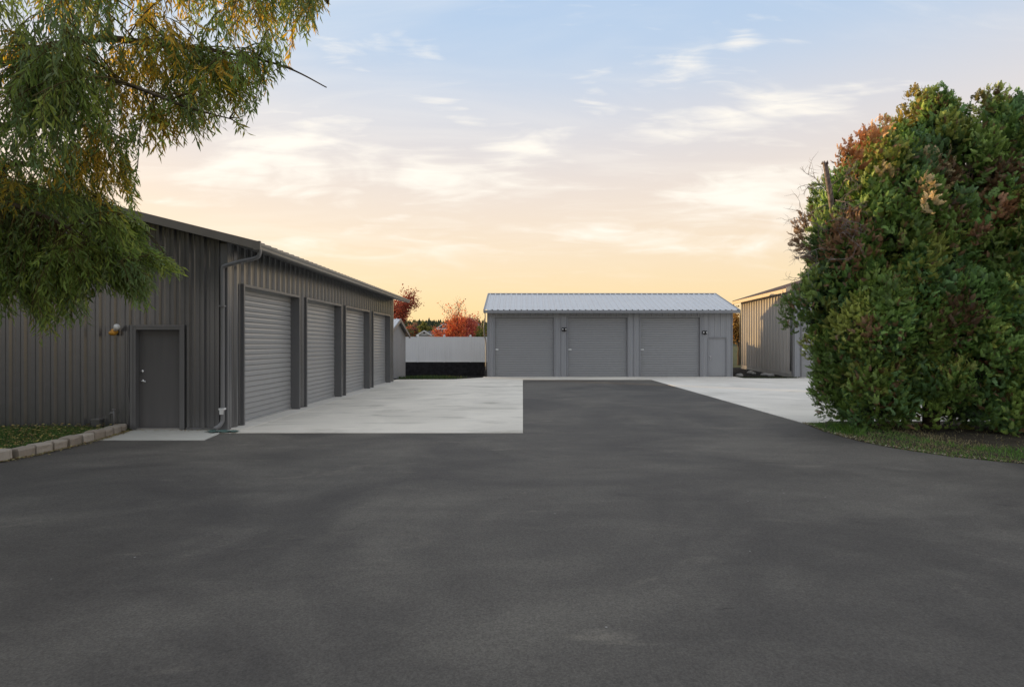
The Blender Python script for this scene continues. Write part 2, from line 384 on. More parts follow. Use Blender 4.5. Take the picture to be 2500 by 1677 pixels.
M['ground'] = soil('meadow', (0.07, 0.085, 0.03), (0.11, 0.11, 0.045), (0.09, 0.08, 0.04))
M['soil'] = soil('bare_soil', (0.06, 0.048, 0.035), (0.10, 0.085, 0.06), (0.05, 0.042, 0.03))
M['mulch'] = soil('black_mulch', (0.018, 0.016, 0.016), (0.028, 0.025, 0.023), (0.014, 0.013, 0.013))
M['lawn'] = soil('lawn_soil', (0.04, 0.06, 0.02), (0.07, 0.07, 0.03), (0.05, 0.05, 0.025))
M['hill'] = soil('hillside', (0.05, 0.06, 0.03), (0.08, 0.075, 0.035), (0.06, 0.06, 0.03))

# ------------------------------------------------------------------ ground
def catmull(pts, n=6):
    out = []
    for i in range(len(pts)-1):
        p0, p1, p2, p3 = [np.array(pts[j], float) for j in (max(i-1, 0), i, i+1, min(i+2, len(pts)-1))]
        for k in range(n):
            t = k/n
            out.append(0.5*((2*p1)+(-p0+p2)*t+(2*p0-5*p1+4*p2-p3)*t*t+(-p0+3*p1-3*p2+p3)*t**3))
    out.append(np.array(pts[-1], float)); return [tuple(p) for p in out]
def wobble(pts, amp=0.012, step=0.12):
    out = []
    for a, b in zip(pts[:-1], pts[1:]):
        a = np.array(a); b = np.array(b); L = np.linalg.norm(b-a); n = max(1, int(L/step))
        if L > 25: n = 1
        for k in range(n):
            p = a+(b-a)*k/n
            out.append((p[0]+random.uniform(-amp, amp), p[1]+random.uniform(-amp, amp)))
    out.append(pts[-1]); return out
def sheet(name, poly, z, mat, thick=0.0, kind='structure', parent=None):
    V = [(x, y, z) for x, y in poly]; n = len(V); Fc = [tuple(range(n))]
    if thick:
        V += [(x, y, z-thick) for x, y in poly]
        Fc += [(i, n+i, n+(i+1) % n, (i+1) % n) for i in range(n)]
    o = obj(name, V, Fc, mat, parent)
    if parent is None: o['kind'] = kind
    return o
gx = [-2500, -14.0, -1.9, 2500]; gy = [-400, 28.0, 40.1, 3000]
struct('ground', [(x, y, -0.07) for y in gy for x in gx], [(j*4+i, j*4+i+1, j*4+i+5, j*4+i+4) for j in range(3) for i in range(3) if not (i == 1 and j == 1)], M['ground'])
right_edge = catmull([(6.18, 12.70), (6.08, 11.9), (6.02, 11.17), (6.15, 10.0), (6.6, 9.07), (7.35, 8.42), (9.0, 7.65), (12.0, 7.0), (20.0, 6.4)])
left_edge = catmull([(-20, 6.4), (-12, 6.9), (-9.2, 7.5), (-8.0, 8.25), (-7.72, 8.9), (-7.70, 9.6), (-7.78, 10.42)])
apron_poly = [(-8.05, 10.45), (-5.82, 10.45), (-5.97, 11.3), (-6.02, 11.73), (-8.05, 11.73)]
asp = wobble(left_edge, 0.015) + wobble([(-7.70, 10.44), (-5.82, 10.44), (-5.955, 11.285), (-0.005, 11.285), (-0.02, 27.85), (6.21, 27.85), (6.19, 12.72)], 0.006) + wobble(right_edge, 0.015) + [(40, 6.0), (40, -30), (-40, -30), (-40, 6.0)]
sheet('asphalt_driveway', asp, -0.006, M['asphalt'])
sheet('concrete_apron', apron_poly, 0.002, M['apron'], 0.06)
sheet('concrete_forecourt', [(-5.95, 11.29), (-0.01, 11.29), (-0.03, 27.86), (6.205, 27.86), (6.205, 30.0), (11.2, 29.55), (11.2, 30.45), (-2.1, 30.45), (-2.1, 29.6), (-3.4, 28.15), (-6.2, 28.05), (-6.3, 26.6), (-6.3, 11.73), (-6.0, 11.73)], 0.004, M['concrete'], 0.06)
sheet('concrete_pad', [(6.21, 12.78), (9.0, 12.9), (26, 13.2), (26, 30.15), (14.2, 30.15), (14.0, 29.1), (12.6, 28.95), (11.25, 29.1), (11.2, 29.54), (6.21, 29.99)], 0.0, M['concrete_r'], 0.06)
def bed(name, poly_fn, x0, x1, y0, y1, z, amp, mat, step=0.22):
    """uneven ground inside a rectangle, cut by a test"""
    nx = int((x1-x0)/step)+1; ny = int((y1-y0)/step)+1
    xs = np.linspace(x0, x1, nx); ys = np.linspace(y0, y1, ny)
    V = []; Fc = []
    for y in ys:
        for x in xs: V.append((x, y, z(x, y)+random.uniform(-amp, amp)))
    for j in range(ny-1):
        for i in range(nx-1):
            if poly_fn((xs[i]+xs[i+1])/2, (ys[j]+ys[j+1])/2): Fc.append((j*nx+i, j*nx+i+1, (j+1)*nx+i+1, (j+1)*nx+i))
    o = obj(name, V, Fc, mat, smooth=True); o['kind'] = 'structure'
    return o
re_x = lambda y: np.interp(y, [p[1] for p in right_edge][::-1], [p[0] for p in right_edge][::-1])
re_y = lambda x: np.interp(x, [p[0] for p in right_edge][26:], [p[1] for p in right_edge][26:])
bed('hedge_bed', lambda x, y: True, 6.0, 16.0, 6.6, 12.9, lambda x, y: -0.035+0.05*min(1, max(0, x-re_x(y)-0.05)/0.8) if y > 8.5 else -0.035+0.05*min(1, max(0, y-re_y(x)-0.02)/0.6), 0.008, M['soil'])
bed('garden_bed', lambda x, y: True, -16.0, -7.86, 6.6, 11.69, lambda x, y: 0.075 if x < -7.95 and y > 7.6 else -0.04, 0.01, M['lawn'])
bed('mulch_bed', lambda x, y: True, -14.2, -1.85, 27.8, 40.1, lambda x, y: -0.04-0.46*max(0, min(1, (y-29.5)/9.5)), 0.012, M['mulch'], 0.4)
bed('shed_side_bed', lambda x, y: True, 11.1, 15.2, 28.6, 40.2, lambda x, y: -0.05+0.13*min(1, max(0, (y-29.3)/9)), 0.02, M['mulch'], 0.35)

# ------------------------------------------------------------------ ribbed sheets
PITCH = 0.305
def profile(u0, u1, phase=0.0, extra=(), scale=1.0, fine=False):
    """(u, depth) points of ribbed sheet between u0 and u1"""
    base = [(-.050, 0), (-.022, .046), (.022, .046), (.050, 0), (.078, 0), (.086, .010), (.114, .010), (.122, 0), (.182, 0), (.190, .010), (.216, .010), (.224, 0)]
    if fine: base = [(-.040, 0), (-.018, .03), (.018, .03), (.040, 0), (.115, 0), (.133, .022), (.169, .022), (.187, 0)]
    us = []; ds = []
    k0 = int(math.floor((u0-phase)/PITCH))-1; k1 = int(math.ceil((u1-phase)/PITCH))+1
    for k in range(k0, k1+1):
        for a, d in base: us.append(phase+k*PITCH+a); ds.append(d*scale)
    us = np.array(us); ds = np.array(ds)
    q = sorted(set([round(u, 5) for u in us if u0 < u < u1] + [u0, u1] + [e for e in extra if u0 < e < u1]))
    return [(u, float(np.interp(u, us, ds))) for u in q]
def ribbed(u0, u1, place, zbot, ztop, holes=(), phase=0.0, scale=1.0, fine=False):
    """place(u, depth, z) -> world point; holes = [(ua, ub, zlo, zhi)]"""
    ex = [e for h in holes for e in h[:2]]
    pr = profile(u0, u1, phase, ex, scale, fine)
    V = []; Fc = []
    for (ua, da), (ub, db) in zip(pr[:-1], pr[1:]):
        um = (ua+ub)/2
        spans = [(None, None)]
        h = [q for q in holes if q[0] < um < q[1]]
        if h:
            q = h[0]; spans = []
            if q[2] > zbot(um)+1e-4: spans.append((None, q[2]))
            if q[3] < ztop(um)-1e-4: spans.append((q[3], None))
        for lo, hi in spans:
            b = len(V)
            V += [place(ua, da, zbot(ua) if lo is None else lo), place(ub, db, zbot(ub) if lo is None else lo),
                  place(ub, db, ztop(ub) if hi is None else hi), place(ua, da, ztop(ua) if hi is None else hi)]
            Fc.append((b, b+1, b+2, b+3))
    return V, Fc
def panels(name, u0, u1, place, zbot, ztop, mat, parent, holes=(), phase=0.0, scale=1.0, width=0.915, fine=False):
    u = u0
    while u < u1-0.01:
        v = min(u+width, u1)
        V, Fc = ribbed(u, v, place, zbot, ztop, holes, phase, scale, fine)
        if Fc: obj(name, V, Fc, mat, parent)
        u = v
def flip_ok(V): return V

SLAT_H = 0.1215
def slat_mesh(name, length, axis, mat):
    prof = [(0.0, -0.012), (0.003, 0.020), (0.012, 0.025), (0.021, 0.010), (0.070, 0.013), (0.115, 0.004), (0.1215, -0.012)]
    V = []; Fc = []
    for z, d in prof:
        for e in (0, length):
            V.append((d, e, z) if axis == 'Y' else (e, -d, z))
    for i in range(len(prof)-1): Fc.append((2*i, 2*i+1, 2*i+3, 2*i+2))
    return mesh_of(name, V, Fc, mat)

def roll_door(parent, axis, a0, a1, plane, top, trim_plane, wall_plane, slatmesh, tmat, latch_at, n, bottom=0.004):
    """roll-up door: a0..a1 along the wall, curtain at 'plane', surround from wall_plane to trim_plane"""
    def q(a, d, z): return (d, a, z) if axis == 'Y' else (a, d, z)
    def bx(mb, A0, A1, D0, D1, Z0, Z1):
        p, r = q(A0, min(D0, D1), Z0), q(A1, max(D0, D1), Z1)
        mb.box(tuple(min(i, j) for i, j in zip(p, r)), tuple(max(i, j) for i, j in zip(p, r)))
    s = 1 if axis == 'Y' else -1        # outward direction
    t = 0.055
    d = MB()
    bx(d, a0+0.004, a1-0.004, plane-s*0.004, plane+s*0.030, bottom, bottom+0.05)
    door = d.build('roll_up_door', slatmesh.materials[0], parent)
    fr = MB(); bx(fr, a0-t, a0, plane-s*0.05, trim_plane, 0.0, top+t); fr.build('jamb', tmat, parent)
    fr = MB(); bx(fr, a1, a1+t, plane-s*0.05, trim_plane, 0.0, top+t); fr.build('jamb', tmat, parent)
    fr = MB(); bx(fr, a0+0.001, a1-0.001, plane-s*0.05, trim_plane-s*0.002, top, top+t-0.002); fr.build('header', tmat, parent)
    root = root_of(parent)
    for k in range(n):
        z = bottom+0.05+k*SLAT_H
        if z > top: break
        o = new_obj('slat', slatmesh, door)
        o.location = Vector(q(a0+0.006, plane, z)) - Vector(root.location)
    if latch_at is not None:
        l = MB(); bx(l, latch_at, latch_at+0.16, plane+s*0.022, plane+s*0.045, 1.40, 1.48); bx(l, latch_at+0.05, latch_at+0.09, plane+s*0.045, plane+s*0.07, 1.41, 1.47)
        l.build('latch', M['white'], door)
    return door

# ------------------------------------------------------------------ long garage on the left
WX, WY0, WY1 = -6.06, 11.70, 26.55
g = thing('metal_garage', 'long dark charcoal metal garage with four roll-up doors down its side', 'garage', (WX, WY0, 0))
EX, EZ, SL = -5.40, 3.785, 0.248                     # eave edge and pitch
RIDX = -12.18
roof_z = lambda x: EZ + SL*((EX-x) if x > RIDX else (EX-RIDX)-(RIDX-x))
mx0, mx1, mz = -7.88, -6.99, 2.04                    # man door opening
panels('wall_panel', -18.3, WX, lambda u, d, z: (u, WY0-d, z), lambda u: 0.03, lambda u: roof_z(u)-0.10, M['wall'], g, [(mx0-0.05, mx1+0.05, 0.0, mz+0.05)], phase=-6.21)
doorY = [(12.31, 15.30), (15.86, 18.83), (19.34, 22.30), (22.89, 25.74)]
DT = 2.98
panels('wall_panel', WY0, WY1, lambda u, d, z: (WX+d, u, z), lambda u: 0.02, lambda u: roof_z(WX)-0.10, M['wall'], g, [(a-0.04, b+0.04, 0.0, DT+0.03) for a, b in doorY], phase=WY0+0.05)
# hidden walls, flat
mb = MB(); mb.add([(-18.3, WY1, 0), (WX, WY1, 0), (WX, WY1, roof_z(WX)-.1), (RIDX, WY1, roof_z(RIDX)-.1), (-18.3, WY1, roof_z(-18.3)-.1)], [(0, 1, 2, 3, 4)]); mb.build('rear_wall', M['wall'], g)
mb = MB(); mb.add([(-18.3, WY0, 0), (-18.3, WY1, 0), (-18.3, WY1, roof_z(-18.3)-.1), (-18.3, WY0, roof_z(-18.3)-.1)], [(0, 1, 2, 3)]); mb.build('side_wall', M['wall'], g)
# corner trims
mb = MB(); mb.box((WX-0.10, WY0-0.045, 0.01), (WX+0.040, WY0-0.038, roof_z(WX)-0.16)); mb.box((WX+0.036, WY0-0.040, 0.01), (WX+0.043, WY0+0.10, roof_z(WX)-0.12)); mb.build('corner_trim', M['trim'], g)
mb = MB(); mb.box((WX-0.02, WY1-0.12, 0.01), (WX+0.044, WY1+0.02, roof_z(WX)-0.12)); mb.build('corner_trim', M['trim'], g)
mb = MB(); mb.box((-18.3, WY0-0.042, 0.0), (mx0-0.12, WY0-0.02, 0.045)); mb.build('base_trim', M['trim'], g)
mb = MB(); mb.box((mx1+0.12, WY0-0.042, 0.004), (WX-0.101, WY0-0.02, 0.045)); mb.build('base_trim', M['trim'], g)
# roof sheets
RY0, RY1 = 11.50, 26.75
for side in (0, 1):
    u = RY0
    while u < RY1-0.01:
        v = min(u+0.915, RY1)
        pr = profile(u, v, RY0+0.1)
        V = []; Fc = []
        for uu, d in pr:
            for x in ((EX+0.02, RIDX) if side == 0 else (RIDX, -18.95)): V.append((x, uu, roof_z(x)+d+0.004))
        for i in range(len(pr)-1): Fc.append((2*i, 2*i+2, 2*i+3, 2*i+1))
        obj('roof_panel', V, Fc, M['brownroof'], g); u = v
mb = MB()
for (y0, y1) in ((RY0-0.015, RY0+0.012), (RY1-0.012, RY1+0.015)):
    pass
def rake(y0, y1, name):
    mb = MB()
    for xa, xb in ((EX+0.0, RIDX), (RIDX, -18.95)):
        za, zb = roof_z(xa), roof_z(xb)
        mb.hexa([(xa, y0, za-0.125), (xb, y0, zb-0.125), (xb, y1, zb-0.125), (xa, y1, za-0.125), (xa, y0, za+0.035), (xb, y0, zb+0.035), (xb, y1, zb+0.035), (xa, y1, za+0.035)])
    mb.build(name, M['fascia'], g)
rake(RY0-0.02, RY0+0.02, 'rake_fascia'); rake(RY1-0.02, RY1+0.02, 'rake_fascia')
# soffit under the overhang and gutter
mb = MB(); za = EZ-0.13
mb.hexa([(EX-0.02, RY0+0.02, za), (WX-0.05, RY0+0.02, roof_z(WX)-0.115), (WX-0.05, RY1-0.02, roof_z(WX)-0.115), (EX-0.02, RY1-0.02, za), (EX-0.02, RY0+0.02, za+0.02), (WX-0.05, RY0+0.02, roof_z(WX)-0.095), (WX-0.05, RY1-0.02, roof_z(WX)-0.095), (EX-0.02, RY1-0.02, za+0.02)])
mb.build('soffit', M['trim'], g)
def gutter(y0, y1, x, ztop, mat, parent, n=2, s=1):
    prof = [(0.0, 0.0), (0.0, -0.125), (0.075, -0.125), (0.085, -0.115), (0.088, -0.075), (0.115, -0.045), (0.118, -0.008), (0.112, 0.0), (0.105, -0.008), (0.10, -0.04), (0.01, -0.11), (0.008, 0.0)]
    V = []; Fc = []; k = len(prof)
    for y in (y0, y1): V += [(x+s*a, y, ztop+b) for a, b in prof]
    Fc = [(i, (i+1) % k, k+(i+1) % k, k+i) for i in range(k)] + [tuple(range(k)), tuple(range(2*k-1, k-1, -1))]
    return obj('gutter', V, Fc, mat, parent)
gutter(RY0+0.02, RY1+0.01, EX+0.005, EZ-0.005, M['gutter'], g)
mb = MB(); mb.box((EX-0.03, RY0+0.02, EZ-0.13), (EX+0.004, RY1-0.02, EZ-0.004)); mb.build('eave_fascia', M['fascia'], g)
mb = MB(); mb.box((EX-0.01, RY0-0.028, EZ-0.15), (EX+0.13, RY0+0.018, EZ+0.025)); mb.build('gutter_end_box', M['fascia'], g)
sm = slat_mesh('slat', 2.99-0.012, 'Y', M['slat'])
sm2 = {}
for i, (a, b) in enumerate(doorY):
    s_ = slat_mesh('slat', b-a-0.012, 'Y', M['slat'])
    roll_door(g, 'Y', a, b, WX-0.16, DT, WX+0.085, WX, s_, M['trim'], None, 25)
# threshold strip of paler concrete along the doors
mb = MB(); mb.box((WX-0.2, WY0+0.1, -0.02), (WX+0.34, WY1, 0.010)); mb.build('threshold', M['concrete_r'], g)
# man door
mb = MB(); mb.box((mx0+0.003, WY0+0.055, 0.03), (mx1-0.003, WY0+0.10, mz-0.003))
dr = mb.build('door', M['door'], g)
for nm, a, b in (('door_jamb', (mx0-0.06, WY0-0.05, 0.006), (mx0, WY0+0.12, mz+0.06)), ('door_jamb', (mx1, WY0-0.05, 0.006), (mx1+0.06, WY0+0.12, mz+0.06)), ('door_head', (mx0-0.001, WY0-0.048, mz), (mx1+0.001, WY0+0.12, mz+0.058))):
    MB().box(a, b).build(nm, M['trim'], g)
for nm, a, b in (('door_casing', (mx0-0.115, WY0-0.058, 0.006), (mx0-0.055, WY0-0.03, mz+0.10)), ('door_casing', (mx1+0.055, WY0-0.058, 0.006), (mx1+0.10, WY0-0.03, mz+0.10)), ('door_casing', (mx0-0.056, WY0-0.056, mz+0.055), (mx1+0.056, WY0-0.032, mz+0.098))):
    MB().box(a, b).build(nm, M['trim'], g)
MB().box((mx0, WY0-0.02, 0.003), (mx1, WY0+0.10, 0.028)).build('sill', M['found'], g)
hx = mx0+0.075
MB().tube([(hx, WY0+0.056, 1.19), (hx, WY0+0.03, 1.19)], 0.032, 14).build('deadbolt', M['steel'], dr, True)
mb = MB(); mb.tube([(hx, WY0+0.056, 0.99), (hx, WY0+0.045, 0.99)], 0.034, 14); mb.tube([(hx, WY0+0.05, 0.99), (hx, WY0-0.005, 0.99), (hx+0.03, WY0-0.015, 0.992), (hx+0.11, WY0-0.012, 0.982)], 0.011, 8); mb.build('lever_handle', M['steel'], dr, True)
# ridge cap
mb = MB(); mb.hexa([(RIDX-.2, RY0-.02, roof_z(RIDX)-.02), (RIDX+.2, RY0-.02, roof_z(RIDX)-.02), (RIDX+.2, RY1+.02, roof_z(RIDX)-.02), (RIDX-.2, RY1+.02, roof_z(RIDX)-.02), (RIDX-.03, RY0-.02, roof_z(RIDX)+.07), (RIDX+.03, RY0-.02, roof_z(RIDX)+.07), (RIDX+.03, RY1+.02, roof_z(RIDX)+.07), (RIDX-.03, RY1+.02, roof_z(RIDX)+.07)]); mb.build('ridge_cap', M['fascia'], g)
# downspout at the corner
ds = MB()
pth = catmull([(EX+0.06, WY0-0.10, EZ-0.12), (EX+0.06, WY0-0.10, EZ-0.20), (EX+0.0, WY0-0.10, EZ-0.29), (-5.75, WY0-0.10, 3.41), (-6.02, WY0-0.095, 3.335), (-6.085, WY0-0.09, 3.28), (-6.09, WY0-0.09, 3.15)], 5) + [(-6.09, WY0-0.09, 1.5), (-6.09, WY0-0.09, 0.30)] + catmull([(-6.09, WY0-0.09, 0.24), (-6.095, WY0-0.10, 0.17), (-6.13, WY0-0.15, 0.10), (-6.19, WY0-0.22, 0.055)], 4)
ds.tube(pth, 0.040, 10)
sp = ds.build('downspout', M['galvpipe'], g, True)
mb = MB(); mb.box((-6.145, WY0-0.145, 0.42), (-6.04, WY0-0.044, 0.455)); mb.box((-6.13, WY0-0.142, 0.33), (-6.05, WY0-0.134, 0.42)); mb.build('bracket', M['white'], sp)
mb = MB(); mb.box((-6.145, WY0-0.145, 2.5), (-6.035, WY0-0.044, 2.53)); mb.build('bracket', M['galvpipe'], sp)
# small things fixed on or lying by the gable wall
lx, ly, lz = -8.32, WY0-0.036, 2.0
t = thing('security_light', 'amber and white motion security light on the dark ribbed gable wall', 'lamp', (lx, ly, lz))
mb = MB(); mb.tube([(lx, ly+0.03, lz), (lx, ly-0.03, lz)], 0.062, 14); mb.build('mounting_plate', M['amber'], t, True)
mb = MB(); mb.ball((lx+0.01, ly-0.06, lz-0.03), 0.075, 12, 8, (1.0, 0.9, 0.7)); mb.build('sensor', M['amber'], t, True)
mb = MB(); mb.tube([(lx+0.02, ly-0.03, lz+0.01), (lx+0.07, ly-0.07, lz+0.04)], 0.018, 8); mb.build('swivel_arm', M['white'], t, True)
mb = MB(); mb.tube([(lx+0.06, ly-0.06, lz+0.03), (lx+0.11, ly-0.10, lz+0.075), (lx+0.15, ly-0.14, lz+0.10)], [0.035, 0.05, 0.058], 12); hd = mb.build('lamp_head', M['white'], t, True)
mb = MB(); mb.tube([(lx+0.1505, ly-0.1405, lz+0.1005), (lx+0.158, ly-0.148, lz+0.105)], 0.05, 12); mb.build('lens', M['lens'], hd, True)
mb = MB()
cb = catmull([(-8.035, WY0-0.045, 2.12), (-8.045, WY0-0.045, 1.6), (-8.05, WY0-0.046, 0.95), (-8.03, WY0-0.05, 0.72), (-8.005, WY0-0.055, 0.5), (-8.015, WY0-0.055, 0.30), (-8.035, WY0-0.05, 0.10)], 6)
mb.tube(cb, 0.009, 6); tag(mb.build('cable', M['door'], None, True), 'dark cable running down the wall beside the dark man door', 'cable')
t = thing('hose_tap', 'grey standpipe with a tap on the ribbed gable wall above the edging blocks', 'tap', (-8.28, WY0-0.10, 0.08))
MB().tube([(-8.28, WY0-0.10, 0.08), (-8.285, WY0-0.10, 0.30), (-8.29, WY0-0.10, 0.42)], 0.014, 8).build('pipe', M['galvpipe'], t, True)
mb = MB(); mb.tube([(-8.29, WY0-0.10, 0.36), (-8.34, WY0-0.12, 0.36), (-8.355, WY0-0.13, 0.33)], 0.013, 8); mb.build('spout', M['galvpipe'], t, True)
mb = MB(); mb.tube([(-8.29, WY0-0.10, 0.42), (-8.29, WY0-0.10, 0.435)], 0.03, 8); mb.build('handwheel', M['galvpipe'], t, True)
t = thing('utility_box', 'small grey utility box at the foot of the gable wall', 'box', (-8.64, WY0-0.09, 0.08))
MB().box((-8.72, WY0-0.13, 0.08), (-8.56, WY0-0.036, 0.23)).build('case', M['wall'], t)
MB().box((-8.73, WY0-0.14, 0.215), (-8.55, WY0-0.034, 0.235)).build('lid', M['trim'], t)
# crumpled teal splash sheet under the downspout
nx, ny = 16, 6; V = []; Fc = []
for j in range(ny+1):
    for i in range(nx+1):
        x = -6.28+0.62*i/nx; y = 11.27+0.22*j/ny + 0.05*math.sin(i*1.1)
        V.append((x, y, 0.014+0.022*abs(math.sin(i*0.9+j*1.7))*(0.4+0.6*random.random())))
for j in range(ny):
    for i in range(nx): Fc.append((j*(nx+1)+i, j*(nx+1)+i+1, (j+1)*(nx+1)+i+1, (j+1)*(nx+1)+i))
tag(obj('splash_sheet', V, Fc, M['teal'], None, True), 'crumpled teal plastic sheet on the ground under the downspout', 'sheet')

# ------------------------------------------------------------------ edging blocks
t = thing('block_edging', 'low curved edging of tan concrete blocks around the garden bed', 'edging', (-7.86, 10.0, -0.01))
def block_mesh(seed):
    r = random.Random(seed)
    L, D, Hh = 0.285, 0.24, 0.15
    nx = 4; V = []; Fc = []
    # rounded front face (+X), chamfered top edge
    ys = np.linspace(-L/2, L/2, 5)
    front = [D/2 - 0.035*abs(y/(L/2))**3 for y in ys]
    rings = []
    for zi, (z, inset) in enumerate(((0, 0), (Hh*0.5, 0.004), (Hh-0.025, 0.0), (Hh, 0.022))):
        ring = [(-D/2+inset, -L/2+inset*.6+0.01, z)]
        for y, x in zip(ys, front): ring.append((x-inset+r.uniform(-.006, .006), y*(1-inset*2.2), z+r.uniform(-.004, .004)))
        ring.append((-D/2+inset, L/2-inset*.6-0.01, z)); rings.append(ring)
    k = len(rings[0])
    for ring in rings: V += ring
    for i in range(3):
        for j in range(k): Fc.append((i*k+j, i*k+(j+1) % k, (i+1)*k+(j+1) % k, (i+1)*k+j))
    Fc.append(tuple(range(3*k, 4*k)))
    return mesh_of('block', V, Fc, M['block'])
bms = [block_mesh(s) for s in range(5)]
bl = catmull([(-9.9, 6.95), (-8.75, 7.55), (-8.10, 8.2), (-7.86, 8.85), (-7.83, 9.6), (-7.88, 10.4), (-8.0, 11.1), (-8.12, 11.58)], 12)
acc = 0; last = np.array(bl[0]); nb = 0
for p in bl[1:]:
    p = np.array(p); seg = p-last; acc += np.linalg.norm(seg)
    if acc > 0.295:
        acc = 0; o = new_obj('block', bms[nb % 5], t)
        o.location = Vector((p[0], p[1], -0.01 + (0.012 if nb % 2 else 0)+random.uniform(-.008, .008))) - Vector(t.location)
        o.rotation_euler = (random.uniform(-.03, .03), random.uniform(-.03, .03), math.atan2(-seg[0], seg[1])+random.uniform(-.09, .09)); nb += 1
    last = p

# ------------------------------------------------------------------ three-door garage at the end of the drive
SX0, SX1, SY = -1.89, 11.05, 30.40
SEY, SEZ, SRY, SRZ = 29.95, 3.50, 33.70, 4.67
sl2 = (SRZ-SEZ)/(SRY-SEY)
sg = thing('metal_garage', 'slate grey metal garage with three roll-up doors and pale ribbed roof', 'garage', (SX0, SY, 0))
SD = [(-1.51, 1.62), (2.37, 5.51), (6.21, 9.35)]
sd0, sd1, sdz = 9.81, 10.74, 2.05
STOP = 3.13
panels('wall_panel', SX0, SX1, lambda u, d, z: (u, SY-d, z), lambda u: 0.005, lambda u: SEZ-0.02, M['shed'], sg, [(a-0.03, b+0.03, 0, STOP+0.03) for a, b in SD] + [(sd0-0.04, sd1+0.04, 0, sdz+0.04)], phase=SX0+0.16, scale=0.7)
for x, s in ((SX0, -1), (SX1, 1)):
    zt = lambda u: (SEZ-0.02+sl2*min(u-SEY, 2*SRY-SEY-u))-0.05
    panels('wall_panel', SY, 2*SRY-SY, lambda u, d, z: (x+s*d, u, z), lambda u: 0.0, zt, M['shed'], sg, phase=SY+0.1, scale=0.7)
MB().box((SX0, 2*SRY-SY-0.02, 0), (SX1, 2*SRY-SY, SEZ)).build('rear_wall', M['shed'], sg)
for x in (SX0, SX1): MB().box((x-0.035, SY-0.034, 0.006), (x+0.035, SY+0.05, SEZ-0.03)).build('corner_trim', M['shed_trim'], sg)
for a, b in SD:
    s_ = slat_mesh('slat', b-a-0.012, 'X', M['shed_slat'])
    roll_door(sg, 'X', a, b, SY+0.10, STOP, SY-0.045, SY, s_, M['shed_trim'], a+0.02, 26)
for xc in ((SD[0][1]+SD[1][0])/2, (SD[1][1]+SD[2][0])/2): MB().box((xc-0.02, SY-0.040, 0.006), (xc+0.02, SY-0.003, SEZ-0.03)).build('seam_batten', M['shed_trim'], sg)
dr = MB().box((sd0+0.003, SY+0.03, 0.02), (sd1-0.003, SY+0.07, sdz-0.003)).build('door', M['shed'], sg)
for a in np.arange(sd0+0.07, sd1-0.05, 0.085): MB().box((a, SY+0.024, 0.04), (a+0.07, SY+0.029, sdz-0.02)).build('board', M['shed'], dr)
for a, b in (((sd0-0.05, SY-0.04, 0.006), (sd0, SY+0.09, sdz+0.05)), ((sd1, SY-0.04, 0.006), (sd1+0.05, SY+0.09, sdz+0.05))): MB().box(a, b).build('door_jamb', M['shed_trim'], sg)
MB().box((sd0+0.001, SY-0.038, sdz), (sd1-0.001, SY+0.09, sdz+0.048)).build('door_head', M['shed_trim'], sg)
MB().tube([(sd0+0.08, SY+0.03, 1.08), (sd0+0.08, SY-0.02, 1.08)], 0.033, 10).build('deadbolt', M['steel'], dr, True)
MB().tube([(sd0+0.10, SY+0.03, 0.92), (sd0+0.10, SY-0.03, 0.92)], 0.028, 10).build('knob', M['steel'], dr, True)
# roof: ribbed pale sheets
RX0, RX1 = -2.06, 11.28
for side in (0, 1):
    u = RX0
    while u < RX1-0.01:
        v = min(u+0.915, RX1)
        pr = profile(u, v, RX0+0.12)
        V = []; Fc = []
        for uu, d in pr:
            for y in ((SEY-0.03, SRY) if side == 0 else (SRY, 2*SRY-SEY+0.03)): V.append((uu, y, SRZ-sl2*abs(y-SRY)+d*0.9))
        for i in range(len(pr)-1): Fc.append((2*i, 2*i+2, 2*i+3, 2*i+1))
        obj('roof_panel', V, Fc, M['galv'], sg); u = v
mb = MB()
mb.hexa([(RX0-.03, SRY-.16, SRZ-.02), (RX1+.03, SRY-.16, SRZ-.02), (RX1+.03, SRY+.16, SRZ-.02), (RX0-.03, SRY+.16, SRZ-.02), (RX0-.03, SRY-.02, SRZ+.045), (RX1+.03, SRY-.02, SRZ+.045), (RX1+.03, SRY+.02, SRZ+.045), (RX0-.03, SRY+.02, SRZ+.045)])
mb.build('ridge_cap', M['shed_trim'], sg)
MB().box((RX0-0.02, SEY-0.02, SEZ-0.15), (RX1+0.02, SEY+0.02, SEZ-0.012)).build('eave_fascia', M['shed_trim'], sg)
MB().box((RX0, SEY+0.02, SEZ-0.06), (RX1, SY-0.03, SEZ-0.045)).build('soffit', M['shed_trim'], sg)
for x in (RX0, RX1):
    mb = MB(); s = 0.035
    for y0, y1 in ((SEY-0.035, SRY), (SRY, 2*SRY-SEY)):
        z0, z1 = SRZ-sl2*abs(y0-SRY), SRZ-sl2*abs(y1-SRY)
        mb.hexa([(x-s, y0, z0-.13), (x+s, y0, z0-.13), (x+s, y1, z1-.13), (x-s, y1, z1-.13), (x-s, y0, z0+.04), (x+s, y0, z0+.04), (x+s, y1, z1+.04), (x-s, y1, z1+.04)])
    mb.build('rake_trim', M['shed_trim'], sg)
mb = MB(); mb.tube(catmull([(SX0-0.13, SEY+0.05, SEZ-0.14), (SX0-0.13, SEY+0.06, SEZ-0.5), (SX0-0.20, SEY+0.3, SEZ-0.9), (SX0-0.19, SY-0.02, SEZ-1.3), (SX0-0.10, SY-0.03, SEZ-1.7), (SX0-0.10, SY-0.03, 0.35)], 5), 0.035, 8); dsp = mb.build('downspout', M['trim'], sg, True)
MB().box((SX0-0.17, SY-0.12, 0.01), (SX0-0.05, SY+0.02, 0.30)).build('drain_boot', M['black'], dsp)
